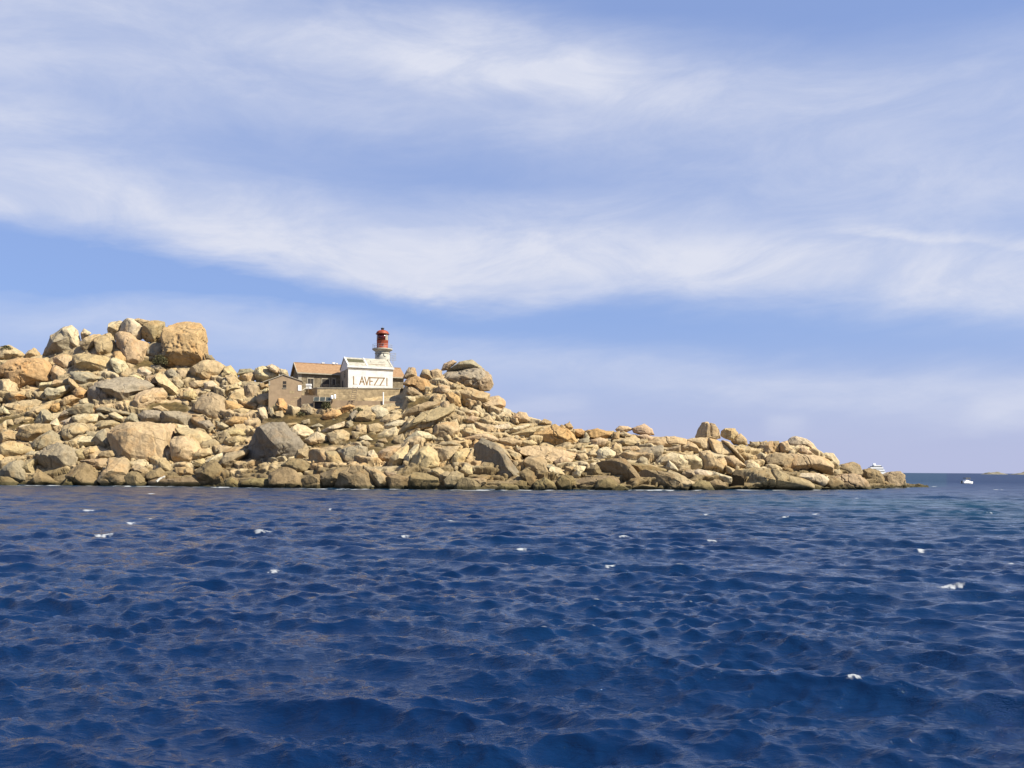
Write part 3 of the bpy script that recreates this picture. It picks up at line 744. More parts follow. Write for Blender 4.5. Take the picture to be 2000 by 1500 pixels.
B;p;1190,820 1240,800 1310,830 1330,880 1290,930 1230,930 1215,870;;;
B;b;1240,935 1320,870 1390,870 1440,890 1390,930 1280,960;;;
B;b;1330,850 1400,835 1440,870 1430,900 1380,880;;;
B;p;1290,965 1400,920 1510,920 1440,970 1330,1000;;;
B;t;1390,1040 1500,940 1600,870 1740,800 1840,780 1850,840 1760,900 1650,950 1560,990 1450,1055;long tilted slab;long tan slab tilted up to the right across the slope below the lighthouse;f=0,0.75,0.65,0.5/0,-0.7,0.7,0.6
B;t;1450,885 1520,820 1640,770 1760,770 1700,820 1560,890 1470,912;;;
B;b;1520,965 1600,910 1700,910 1680,970 1570,1002;;;
B;p;1460,1085 1560,1010 1640,1020 1720,1070 1600,1092 1480,1108;pointed pale fin;pale pointed fin of rock with shade under it, below the long tilted slab;f=0,-0.85,0.5,0.5
B;t;1370,1120 1380,1060 1440,1030 1470,1110 1420,1130;;;
B;b;1690,1000 1720,960 1800,940 1880,940 1900,1000 1870,1060 1780,1060 1700,1040;;;
B;b;1160,960 1240,945 1280,980 1230,1040 1170,1030;;;
B;b;1060,960 1140,960 1150,1030 1080,1060;;;
B;b;1030,1010 1090,1020 1080,1080 1040,1080;;;
B;p;1090,1060 1150,1040 1200,1080 1110,1100;;;
B;p;1090,1105 1150,1090 1180,1110 1150,1150 1100,1135;;;
B;g;910,1170 1000,1140 1100,1125 1150,1150 1160,1250 1130,1300 1010,1290 960,1240;smooth grey dome;smooth grey dome boulder right of the black-faced block;f=0.2,-0.1,0.97,0.7 S=1
B;t;810,1170 900,1180 960,1240 985,1290 870,1315 840,1240;;;
B;t;665,1165 790,1160 850,1240 870,1310 800,1340 700,1350 660,1260;black-faced block;brown block with a square black shaded left face near the water;f=-0.72,-0.2,0.66,-0.08;T=1.2
B;t;575,1200 640,1110 680,1160 670,1260 600,1230;;;
B;d;460,1290 540,1235 620,1240 690,1280 680,1340 590,1345 510,1310;;;
B;d;355,1360 430,1320 490,1305 570,1340 640,1440 620,1475 380,1475;brown waterline wedge;brown wedge-shaped boulder at the water below the great half-shaded boulder;f=-0.1,0.6,0.8,0.5
B;v;110,1425 200,1400 330,1390 370,1440 350,1475 130,1475;;;
B;v;0,1420 50,1390 90,1420 100,1475 0,1475;;;
B;d;620,1400 680,1370 750,1360 785,1450 770,1480 640,1480;;;f=-0.3,-0.1,0.95,0.4
B;d;760,1360 860,1330 970,1310 920,1400 880,1480 790,1480;;;
B;d;890,1470 930,1360 1010,1300 1100,1305 1200,1400 1250,1490 1100,1500 950,1495;split waterline boulder;big brown boulder split by a diagonal crack at the waterline, front of the shore;f=0.1,0.2,0.97,0.7
B;t;1110,1300 1220,1310 1310,1380 1365,1480 1260,1490 1200,1390;;;
B;d;1310,1385 1400,1370 1500,1390 1490,1460 1400,1490 1350,1485;;;f=0,-0.2,0.97,0.5
B;t;1290,1330 1380,1350 1470,1390 1330,1385;;;
B;p;1160,1180 1200,1160 1240,1220 1220,1300 1170,1290;;;
B;b;1250,1180 1340,1140 1420,1130 1400,1200 1340,1250 1310,1290 1250,1250;;;
B;b;1320,1290 1350,1220 1420,1150 1480,1120 1470,1220 1420,1290 1400,1350 1340,1330;;;f=-0.7,-0.2,0.7,0.5
B;p;1430,1330 1460,1230 1530,1130 1570,1120 1560,1200 1500,1260 1490,1350;;;f=-0.8,0,0.6,0.5
B;b;1495,1340 1510,1240 1580,1150 1650,1130 1710,1180 1740,1290 1680,1310 1600,1360 1530,1350;ribbed fin boulder;rightmost and broadest of the ribbed upright fins above the shore;f=-0.7,0,0.7,0.6
B;d;1475,1410 1540,1350 1640,1360 1720,1390 1730,1450 1650,1485 1500,1485;dark low shore rock;dark low rock at the waterline below the ribbed fins;f=0,-0.5,0.85,0.3
B;t;1640,1340 1740,1310 1790,1350 1780,1400 1700,1385;;;
B;t;1780,1410 1850,1340 1930,1360 1940,1400 1880,1470 1800,1470;;;
B;b;1720,1180 1800,1140 1900,1130 1870,1200 1800,1280 1740,1260;;;f=-0.6,0.2,0.8,0.6
B;b;1840,1260 1870,1180 1950,1150 2000,1160 1960,1280 1900,1310;;;
B;b;1730,1110 1850,1085 1960,1090 1860,1132;;;
B;t;1450,580 1490,490 1540,495 1555,560 1490,585;;;
B;t;1585,560 1610,510 1650,510 1700,560 1680,620 1620,600;;;
B;b;1670,520 1720,500 1760,520 1750,590 1700,610;;;
B;o;1450,640 1480,590 1560,565 1650,600 1680,680 1660,730 1600,700 1540,640;orange rock by house;orange rock with pale ridge just right of the house wall;
B;t;1470,700 1500,640 1560,660 1610,720 1560,735;;;
B;p;1460,725 1540,730 1560,790 1500,770;;;
B;b;1720,690 1740,630 1820,640 1830,690 1780,710;;;
B;b;620,930 680,910 690,950 640,955;;;
B;b;690,970 760,945 800,970 740,985;;;
B;p;780,1010 880,960 960,930 960,970 880,1010 810,1025;;;
B;b;1240,1080 1300,1065 1320,1100 1260,1110;;;
B;b;1700,1070 1760,1060 1780,1085 1720,1095;;;
B;b;1620,1000 1680,985 1700,1040 1650,1035;;;
B;p;1900,830 1960,820 2000,850 1960,880 1900,870;;;
B;b;1900,890 1970,880 2000,920 1930,940;;;
C;k;10,268 30,210 100,180 135,195 60,262;;;S=1
C;g;40,285 160,200 250,178 330,235 345,262 270,245 160,268;;flat grey cap rock lying on top of the pitted crown boulder;f=0,-0.8,0.5,0.4
C;g;20,340 60,285 170,272 280,250 340,252 400,300 420,370 400,420 340,432 270,432 170,420 100,375;pitted crown boulder;big pitted grey boulder crowning the hill right of the lighthouse;f=0,-0.6,0.8,0.7/0.7,-0.2,0.7,0.75;P=1
C;t;70,405 110,370 160,390 165,435 90,440;;;
C;b;0,400 40,380 75,430 40,465 0,450;;;
C;b;120,440 200,430 320,435 400,460 370,520 280,570 200,560 160,500;;smooth buff boulder directly beneath the pitted crown boulder;f=-0.4,-0.5,0.75,0.5
C;b;310,570 400,480 470,470 520,510 520,560 440,580 390,620;;;
C;o;45,460 100,445 150,480 170,550 120,580 80,520;;;P=1
C;t;0,530 60,520 100,590 60,680 0,660;;;
C;p;160,600 210,575 280,600 290,640 220,635;;;
C;p;440,620 520,570 570,590 570,640 500,670 450,660;;;
C;k;330,660 400,630 440,680 450,720 370,700;;;S=1
C;k;570,650 640,600 700,610 730,680 650,692;;;S=1
C;p;300,710 340,700 375,740 330,760;;;
C;k;200,660 260,630 310,650 280,690 220,690;;;S=1
C;p;100,640 150,630 160,690 110,700;;;
C;b;210,710 270,700 290,760 230,772;;;
C;b;0,690 60,680 80,760 20,790 0,770;;;
C;b;70,690 130,660 155,720 120,770 80,760;;;
C;p;375,765 420,722 530,700 570,720 500,762 420,782;;;
C;p;450,795 560,742 720,700 760,702 640,762 520,802;;;f=0,-0.7,0.7,0.4
C;b;530,805 620,770 740,730 830,720 770,790 740,822 640,818;;;f=0,-0.7,0.7,0.5
C;o;750,800 850,750 940,710 1020,740 1080,790 1110,850 1110,920 1000,890 900,870 800,840;orange cracked slab;big orange cracked slab with pale right half on the low right ridge;f=0.2,0.4,0.9,0.6
C;t;810,685 850,660 900,680 900,705 800,705;;;
C;g;1000,715 1050,690 1080,730 1040,755;;;
C;o;1080,745 1150,740 1190,790 1120,805;;;
C;o;1190,755 1280,740 1390,770 1380,810 1280,830 1210,805;;;
C;k;1220,835 1300,810 1370,830 1330,880 1240,882;;;S=1
C;t;1120,835 1200,810 1220,850 1150,865;;;
C;k;1425,745 1460,715 1520,720 1580,740 1500,772 1440,765;;;S=1
C;k;1560,735 1660,700 1720,740 1740,792 1650,792 1580,775;orange knob rock;orange knob on the skyline of the low right ridge;S=1
C;b;1390,835 1410,770 1460,760 1450,820;;;
C;p;1450,785 1490,760 1560,790 1500,812;;;
C;b;1440,845 1530,810 1620,815 1630,862 1560,872 1470,880;;;
C;k;1590,795 1680,785 1740,820 1700,852 1630,825;;;S=1
C;k;1640,865 1760,810 1900,800 2000,820 2000,880 1850,895 1700,895;;broad smooth pinkish ledge on the skyline left of the grooved pinnacle;S=1
C;b;1470,920 1500,885 1590,880 1630,910 1540,945;;;
C;b;1380,915 1430,850 1470,890 1490,960 1430,965;;;
C;p;1260,1005 1290,910 1350,890 1420,930 1420,980 1340,995;;;
C;b;1190,945 1260,900 1280,960 1230,985;;;
C;g;1530,955 1640,910 1810,870 1800,930 1760,1000 1700,1012 1600,995;grey ledge rock;long grey ledge rock with shaded right end on the low ridge;f=0,-0.3,0.95,0.5
C;t;1790,955 1850,900 1950,870 1950,920 1870,945;;;f=0,-0.6,0.8,0.4
C;k;600,925 700,880 860,880 1000,910 1110,940 1080,990 960,1005 880,1035 740,965 660,965;smooth pale slope;broad smooth pale slope of rock below the orange cracked slab;f=0.1,0.6,0.8,0.4 S=1
C;k;930,1005 1000,960 1080,990 1040,1040 950,1045;;;S=1
C;h;245,990 280,890 340,825 420,860 500,920 560,1000 620,1080 655,1140 580,1170 470,1180 330,1160 260,1140;dark pointed boulder;dark pointed boulder with black left face and pale sunlit right edge by the shore;f=-0.56,-0.18,0.81,-0.06/0.75,0.3,0.6,0.6;T=1.0
C;t;400,850 460,860 540,920 600,1000 640,1070 590,1030 500,930;;;
C;t;550,930 620,940 650,980 660,1030 620,1040;;;
C;b;460,825 560,810 660,840 640,890 560,900 480,862;;;
C;b;180,825 260,790 400,780 470,830 440,850 340,822 200,852;;;
C;t;0,850 100,840 170,870 60,895 0,885;;;
C;t;0,915 60,890 150,890 100,960 60,1020 0,1005;;;f=-0.5,0,0.85,0.5
C;b;90,995 130,930 190,930 200,980 180,1060 120,1062;;;
C;b;190,1005 270,890 262,1000 240,1055 200,1042;;;
C;t;680,1005 720,970 820,965 860,1000 870,1090 800,1140 720,1095;square brown-grey block;square brown-grey block right of the dark pointed boulder;f=0,0.1,0.99,0.6/-0.2,-0.8,0.6,0.7
C;d;650,1105 700,1060 760,1100 790,1225 710,1240 690,1170 660,1135;;;
C;v;770,1175 850,1140 920,1180 945,1235 760,1245;;;
C;p;870,1115 900,1050 970,1060 1010,1110 960,1140 880,1135;;;
C;v;945,1175 990,1120 1070,1125 1100,1180 1060,1230 970,1235;;;
C;d;1010,1105 1020,1050 1075,1050 1080,1112;;;f=-0.4,-0.5,0.75,0.2
C;p;1075,1085 1110,1040 1190,1050 1140,1110 1120,1170 1080,1145;;;
C;d;1140,1135 1200,1060 1270,1030 1310,1090 1300,1120 1200,1142;;;f=-0.7,-0.3,0.65,0.1
C;d;1090,1200 1160,1140 1270,1130 1370,1120 1440,1150 1460,1195 1330,1180 1260,1215;;;
C;v;1255,1240 1290,1160 1380,1140 1440,1180 1440,1240 1270,1250;;;
C;v;1380,1235 1470,1190 1540,1235 1400,1255;;;
C;d;1285,1030 1380,995 1500,990 1560,1050 1620,1130 1640,1235 1560,1240 1530,1160 1450,1165 1340,1105;brown humped boulder;brown humped boulder with black left flank above the shore, right of the inlet;f=-0.6,-0.42,0.68,0.14
C;d;1500,1010 1620,1020 1760,1050 1850,1070 1780,1095 1640,1100 1600,1085;;;
C;d;1620,1120 1680,1080 1790,1090 1900,1110 2000,1160 2000,1235 1910,1245 1800,1225 1740,1230 1650,1190;low brown shore boulder;low brown boulder with shaded left end at the water, right of the humped one;f=-0.62,-0.4,0.68,0.16
C;d;110,1235 180,1135 260,1150 320,1200 320,1245 180,1248;;;f=-0.3,0.2,0.9,0.4
C;t;250,1145 370,1140 370,1180 320,1202;;;
C;v;450,1235 500,1185 560,1190 620,1200 640,1245 480,1248;;;
C;v;600,1195 660,1160 700,1170 705,1240 640,1245;;;
C;t;0,1115 50,1090 110,1120 60,1180 0,1200;;;f=-0.3,-0.5,0.8,0.4
C;t;60,1135 130,1080 180,1110 170,1140 100,1190;;;
C;b;160,1080 200,1040 250,1050 260,1110 190,1130;;;
C;p;1750,1025 1800,960 1890,935 2000,960 2040,1010 2000,1065 1900,1065 1860,1045;;;
C;b;640,840 740,830 790,860 740,885 650,880;;;
C;b;1110,890 1180,870 1250,880 1190,920;;;
C;b;1090,950 1180,940 1210,990 1130,1010;;;
C;b;840,1040 900,1030 940,1050 880,1075;;;
D;k;345,445 380,350 430,270 480,258 560,290 600,350 630,450 560,458 450,448;grooved pinnacle;pale pinnacle with a deep vertical groove on the right ridge's skyline;f=-0.7,0.1,0.65,0.5/0.15,0,0.98,0.6;G=0.08 S=1
D;b;640,420 650,360 690,335 790,335 830,390 760,475 690,455;;rounded boulder perched just right of the grooved pinnacle;f=-0.7,0,0.7,0.55 S=1
D;b;755,485 800,420 860,395 920,440 940,525 860,525 790,520;;egg-shaped tan boulder on the skyline, second right of the grooved pinnacle;S=1
D;k;180,475 330,445 490,440 540,520 520,595 400,595 330,535;;;S=1
D;k;490,440 600,470 700,540 790,650 700,655 560,665 540,600;pink slope below pinnacle;smooth pink rock slope directly below the grooved pinnacle;f=0.1,0.5,0.85,0.5 S=1
D;k;680,655 790,650 880,730 920,762 850,797 760,782 700,742;;;S=1
D;k;400,605 520,590 550,690 640,690 670,655 690,740 665,855 590,825 520,805 500,835 420,800;;;S=1
D;b;0,525 60,500 160,500 160,565 60,575 0,595;;;f=0,-0.7,0.7,0.4 S=1
D;b;165,525 260,480 340,520 390,580 400,635 310,605 250,635 170,612;;;f=0,-0.6,0.8,0.6 S=1
D;p;0,655 80,615 200,640 340,640 400,690 410,795 330,805 170,802 60,745 0,740;pale pillow boulder;pale pillow-shaped boulder on the low ridge left of the pink slope;f=0,-0.6,0.8,0.65 S=1
D;b;640,470 720,485 800,590 900,720 930,762 880,745 790,645 700,545;;;S=1
D;t;780,545 880,520 980,550 980,605 900,622 820,595;;;
D;b;835,635 900,605 1000,640 1020,692 920,698;;;S=1
D;p;900,795 920,710 1000,700 1060,740 1095,805 1020,805;;;S=1
D;p;955,525 990,490 1070,485 1080,540 1040,572 970,545;;;S=1
D;p;1060,495 1170,475 1120,530 1080,545;;;S=1
D;b;1060,585 1090,520 1180,485 1230,480 1232,622 1150,655 1100,625;;;f=-0.75,0,0.65,0.6 S=1
D;b;1225,485 1305,480 1302,612 1235,625;;;S=1
D;b;1310,505 1400,475 1410,560 1500,582 1420,618 1320,610;;;S=1
D;p;1400,505 1440,445 1500,425 1600,450 1680,510 1740,600 1700,642 1620,562 1530,522 1430,545;pale arched summit;pale arched boulder forming the top of the right-hand headland;S=1
D;k;1500,535 1560,520 1680,622 1620,655 1500,615;;;S=1
D;p;1050,645 1100,610 1140,630 1155,720 1100,748 1050,705;;;f=-0.6,0,0.8,0.4 S=1
D;t;1150,685 1220,640 1330,620 1440,640 1470,740 1420,835 1340,855 1300,765 1160,745;;;
D;k;1340,645 1460,620 1600,640 1760,650 1850,690 1900,750 1912,835 1890,885 1800,835 1650,795 1500,845 1420,872 1380,842;broad pink boulder;broad pink boulder with an arched shaded underside at the headland's right end;f=0,-0.8,0.5,0.6 S=1
D;p;1740,645 1840,615 1920,620 1985,720 1960,795 1900,745 1850,695;;;S=1
D;b;1150,755 1200,740 1260,750 1330,790 1345,855 1240,825 1170,805;;;S=1
D;p;1450,885 1580,850 1750,850 1860,900 1830,960 1790,1005 1600,935;;;S=1
D;t;890,825 1000,805 1120,800 1250,820 1400,870 1550,910 1640,960 1630,1030 1300,1060 1050,1062 890,1060 880,930;brown whaleback ledge;long brown whaleback ledge with vertical dark cracks at the waterline;C=1
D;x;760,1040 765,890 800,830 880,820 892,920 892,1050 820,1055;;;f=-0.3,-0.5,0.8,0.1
D;p;520,875 560,830 640,860 750,890 755,965 690,975 640,925 560,925;;;f=0,-0.6,0.8,0.5 S=1
D;p;300,835 380,800 480,820 560,840 520,890 440,945 380,925 330,885;;;S=1
D;t;190,855 250,805 310,810 390,925 320,915 240,895;;;f=-0.5,-0.4,0.75,0.4
D;t;0,875 60,820 150,860 270,930 340,958 200,1050 100,1055 0,1050;;;
D;v;300,1000 390,930 500,950 560,1050 340,1060;;;
D;d;500,955 570,925 640,930 700,990 690,1045 590,1050;;;
D;v;1640,995 1700,970 1800,1000 1760,1050 1660,1050;;;
D;d;1800,1010 1850,920 2000,900 2030,960 2000,1045 1880,1050;;;
D;p;0,795 40,700 100,750 160,832 80,825 10,815;;;S=1
D;b;690,755 760,790 830,855 780,885 700,845;;;S=1
E;t;190,330 220,290 330,262 390,290 415,370 380,420 250,385;;brown-grey boulder with pale top behind the shore at the headland's tip;f=0.1,0.2,0.97,0.7 S=1
E;t;40,530 60,450 140,410 250,380 340,380 410,390 460,450 490,545 350,550 150,548;grey tip boulder;broad brown-grey boulder at the waterline near the headland's tip;S=1
E;d;430,345 500,332 600,350 622,420 612,540 510,540 460,445 435,400;dark tip block;dark brown pitted block at the tip, the white yacht showing above it;f=-0.3,-0.3,0.9,0.4;P=1
E;t;622,395 700,362 780,355 830,390 835,480 790,535 700,548 650,535 620,450;round tip block;smooth round-cornered tan block, last big one at the headland's tip;f=0.05,0,0.99,0.55/0.6,-0.6,0.5,0.7 S=1
E;g;785,360 822,375 845,500 800,525;;;
E;v;850,520 900,490 980,475 1060,500 1075,530 960,540;flat tip rock;low flat olive rock awash, farthest right of the headland's tip;
E;p;0,385 50,390 90,430 60,490 0,500;;;
E;t;130,355 200,330 200,385 140,402;;;S=1
C;b;170,300 280,255 345,262 330,335 250,385 180,365;;;f=-0.3,-0.5,0.8,0.6
C;t;290,340 350,290 405,305 420,370 398,425 330,425;;;f=0.5,-0.4,0.75,0.6 P=1
'''


def outline(poly, n=180):
    """radius of a star-shaped outline about its centre, sampled by angle"""
    q = np.roll(poly, -1, 0); cross = poly[:, 0] * q[:, 1] - q[:, 0] * poly[:, 1]; ar = cross.sum() / 2
    c = ((poly + q) * cross[:, None]).sum(0) / (6 * ar)
    th = np.linspace(-PI, PI, n, endpoint=False); R = np.zeros(n)
    for k, a in enumerate(th):
        d = np.array([math.cos(a), math.sin(a)]); best = 0
        for p0, p1 in zip(poly, q):
            e = p1 - p0; den = d[0] * e[1] - d[1] * e[0]
            if abs(den) < 1e-9: continue
            w = p0 - c; tt = (w[0] * e[1] - w[1] * e[0]) / den; u = (w[0] * d[1] - w[1] * d[0]) / den
            if tt > 0 and -1e-6 <= u <= 1 + 1e-6: best = max(best, tt)
        R[k] = best
    R = np.where(R <= 0, R[R > 0].mean(), R)
    kk = np.exp(-np.linspace(-2, 2, 7) ** 2 * 2.2); kk /= kk.sum()
    return c, th, np.convolve(np.concatenate([R[-3:], R, R[:3]]), kk, 'valid'), abs(ar)


def boulder_verts(dirs, th, R, T, seed, facets, opt, amp=1.0):
    g = np.random.default_rng(seed); period = 2 * PI
    ang = np.arctan2(dirs[:, 1], dirs[:, 0]); rho = np.hypot(dirs[:, 0], dirs[:, 1]); z = dirs[:, 2]
    n = g.uniform(2.4, 3.3) if 'S' not in opt else g.uniform(2.15, 2.6); s = 1.0 / (rho ** n + np.abs(z) ** n) ** (1 / n)
    Rv = np.interp(ang, th, R, period=period)
    S = R.mean()
    p = np.stack([Rv * rho * s * np.cos(ang), Rv * rho * s * np.sin(ang), T * z * s], 1)
    p += dirs * (S * 0.07 * fbm(p / S * 0.9 + seed * 3.7, 2))[:, None]
    ext = np.abs(p).max(0)
    pl = [(np.array(f[:3]) / np.linalg.norm(f[:3]), f[3]) for f in facets]
    for _ in range(int(g.integers(6, 10)) - len(pl)):
        v = g.normal(size=3); v[2] = abs(v[2]) * 0.9 + 0.35; v /= np.linalg.norm(v); pl.append((v, g.uniform(0.58, 0.88)))
    v = np.array([g.normal() * 0.5, -0.75, 0.6]); pl.append((v / np.linalg.norm(v), g.uniform(0.45, 0.7)))
    v = np.array([g.normal() * 0.4, 0.8, 0.55]); pl.append((v / np.linalg.norm(v), g.uniform(0.5, 0.75)))
    for _ in range(4):
        v = g.normal(size=3); v[2] = -abs(v[2]); v /= np.linalg.norm(v); pl.append((v, g.uniform(0.65, 0.9)))
    q = p / ext
    for v, off in pl:
        if 'S' in opt and off > 0.2 and not any(abs(off - f[3]) < 1e-9 for f in facets): off = (0.86 if opt['S'] == 1.0 else 0.78) + 0.12 * (off % 0.1) * 10
        v = v * ext / S; v /= np.linalg.norm(v)          # keep the intended facing on flattened rocks
        vv = v
        d = q @ vv; lim = off * d.max() if off > 0.2 else off
        ex = np.maximum(0, d - lim); q -= vv * (ex * 0.94)[:, None]
    p = q * ext
    # bring the outline back to the rock's own
    a2 = np.arctan2(p[:, 1], p[:, 0]); r2 = np.hypot(p[:, 0], p[:, 1]); nb = 90
    bi = ((a2 + PI) / period * nb).astype(int) % nb; mx = np.zeros(nb); np.maximum.at(mx, bi, r2)
    mx = np.maximum(mx, 0.2 * S); tb = -PI + (np.arange(nb) + .5) * period / nb
    ratio = np.clip(np.interp(tb, th, R, period=period) / mx, 0.85, 2.0)
    ratio = (np.roll(ratio, 1) + 2 * ratio + np.roll(ratio, -1)) / 4
    k = np.interp(a2, tb, ratio, period=period); p[:, 0] *= k; p[:, 1] *= k
    # weathering, cracks and pits
    d = p / np.maximum(np.linalg.norm(p, axis=1), 1e-6)[:, None]
    disp = 0.035 * S * amp * fbm(p / S * 2.3 + seed * 1.9, 3) + 0.05 * min(1.0, S) * fbm(p * 0.9 + seed, 3) * amp
    if S > 0.9:
        for c in range(1 if S < 2 else 2):
            if g.random() < 0.75:
                fld = perlin(p / S * np.array([0.9, 0.55, 0.9]) * g.uniform(0.6, 1.0) + g.uniform(0, 90)) + 0.08 * perlin(p * 1.3)
                w = 0.022 + 0.014 / S
                disp -= min(0.30, 0.10 * S) * np.exp(-(fld / w) ** 2)
    if 'G' in opt: disp -= 0.5 * np.exp(-((p[:, 0] - opt['G'] * S * 2) / 0.13) ** 2) * (p[:, 1] > -0.5 * S)
    if 'C' in opt:
        for x in (-0.86, -0.66, -0.45, -0.2, 0.05):
            disp -= 0.4 * np.exp(-((p[:, 0] - x * S * 1.5 + 0.22 * perlin(p * 0.8 + x * 50) + 0.12 * p[:, 1]) / 0.12) ** 2) * (0.5 + 0.5 * perlin(p * 0.5 + 3)).clip(0, 1) * 1.5
    if 'P' in opt:
        for _ in range(16):
            c = p[g.integers(len(p))]; rr = S * g.uniform(0.10, 0.24)
            disp -= 0.55 * rr * np.clip(1 - (np.linalg.norm(p - c, axis=1) / rr) ** 2, 0, 1)
    return p + d * disp[:, None]


rocks = []
for ln in ROCKS.strip().splitlines():
    if ln.startswith('#') or not ln.strip(): continue
    reg, tone, poly, short, label, opts = ln.split(';', 5)
    ox, oy, k = REG[reg]
    pts = np.array([[float(c) for c in w.split(',')] for w in poly.split()]) * k + (ox, oy)
    facets, opt = [], {}
    for it in opts.replace(';', ' ').split():
        kk, v = it.split('=')
        if kk == 'f': facets = [tuple(float(c) for c in w.split(',')) for w in v.split('/')]
        else: opt[kk] = float(v)
    x0, y0 = pts.min(0); x1, y1 = pts.max(0)
    if 'S' not in opt and 'B' not in opt and 'slab' not in label and 'jagged' not in label and (len(rocks) * 7) % 10 < 6: opt['S'] = 0.5
    rocks.append(dict(pts=pts, tone=tone, short=short, label=label, facets=facets, opt=opt, c=pts.mean(0), w=x1 - x0, h=y1 - y0))

# which boulder is which: say what it lies beside
marks = [(r['c'], r['short']) for r in rocks if r['short']] + [(np.array([746., 690.]), 'lighthouse tower'), (np.array([552., 775.]), 'brown hut'), (np.array([700., 775.]), 'terrace wall')]


def side(d):
    if abs(d[1]) > 1.7 * abs(d[0]): return 'below' if d[1] > 0 else 'above'
    if abs(d[0]) > 1.7 * abs(d[1]): return 'right of' if d[0] > 0 else 'left of'
    return ('below' if d[1] > 0 else 'above') + (' and right of' if d[0] > 0 else ' and left of')


def describe(r, second=False):
    asp = r['w'] / r['h']; big = math.sqrt(r['w'] * r['h'])
    size = 'small' if big < 15 else 'mid-sized' if big < 26 else 'large'
    shape = 'flat ' if asp > 2.1 else 'low ' if asp > 1.5 else 'upright ' if asp < 0.72 else ''
    noun = 'rock' if big < 20 else 'boulder'
    ms = sorted(((np.hypot(*(r['c'] - c)), c, s) for c, s in marks), key=lambda q: q[0])
    head = '%s %s %s%s' % (size, TWORD[r['tone']], shape, noun)
    _, c, s = ms[0]
    if not second: return '%s %s the %s' % (head, side(r['c'] - c), s)
    _, c2, s2 = ms[1]
    t_ = '%s %s the %s, near the %s' % (head, side(r['c'] - c), s, s2)
    return t_ if len(t_.split()) <= 14 else '%s between the %s and %s' % (head, s, s2)


rocks.sort(key=lambda r: -r['w'] * r['h'])
keep = rocks[:300]
for r in keep:
    if not r['label']: r['label'] = describe(r); r['auto'] = True
for passno in range(2):
    by = {}
    for r in keep: by.setdefault(r['label'], []).append(r)
    for lab, rs in by.items():
        if len(rs) < 2: continue
        if passno == 0:
            for r in rs:
                if r.get('auto'): r['label'] = describe(r, True)
        else:
            xs = [r['c'][0] for r in rs]; ys = [r['c'][1] for r in rs]
            hor = max(xs) - min(xs) > max(ys) - min(ys)
            rs.sort(key=lambda r: r['c'][0] if hor else r['c'][1])
            nm = {2: ['left-hand', 'right-hand'] if hor else ['upper', 'lower'], 3: ['leftmost', 'middle', 'rightmost'] if hor else ['topmost', 'middle', 'lowest']}
            wd = nm.get(len(rs), ['leftmost', 'second-left', 'third-left', 'fourth-left', 'fifth-left', 'sixth-left'] if hor else ['topmost', 'second-down', 'third-down', 'fourth-down', 'fifth-down', 'sixth-down'])
            for q, r in enumerate(rs): r['label'] = wd[min(q, len(wd) - 1)] + ' ' + r['label']

spare_v, spare_f, nv = [], [], 0
for num, r in enumerate(rocks):
    pts = r['pts']; c, th, R, ar = outline(pts * (1, -1)); cpx, cpy = c[0], -c[1]
    D = float(hill_D(cpx, cpy)); mpp = D / F
    R = R * mpp * (0.99 if 'B' in r['opt'] else 1.06 if r['opt'].get('S') == 1.0 else 1.11); w, h = r['w'] * mpp, r['h'] * mpp
    T = (0.62 * min(w, h) + 0.14 * max(w, h)) * r['opt'].get('T', 0.85) * 0.85
    size = max(r['w'], r['h'])
    lev = 6 if size > 75 else 5 if size > 24 else 4
    dirs, fc = ICO[lev]
    p = boulder_verts(dirs, th, R, T, num + 3, r['facets'], r['opt'])
    p[:, 2] -= 0.22 * p[:, 1]                         # lean back with the slope
    D -= 0.15 * T
    o3 = at(cpx, cpy, D)
    V = np.stack([p[:, 0], -p[:, 2], p[:, 1]], 1)
    if num < 300:
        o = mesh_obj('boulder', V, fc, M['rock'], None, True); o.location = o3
        tn = np.array(TONE[r['tone']]) * random.uniform(0.93, 1.07) * np.array([1, random.uniform(.96, 1.03), random.uniform(.92, 1.06)])
        o.color = (*tn, 1)
        tag(o, r['label'], 'boulder', 'granite boulders of the islet')
    else:
        spare_v.append(V + o3); spare_f.append(fc + nv); nv += len(V)


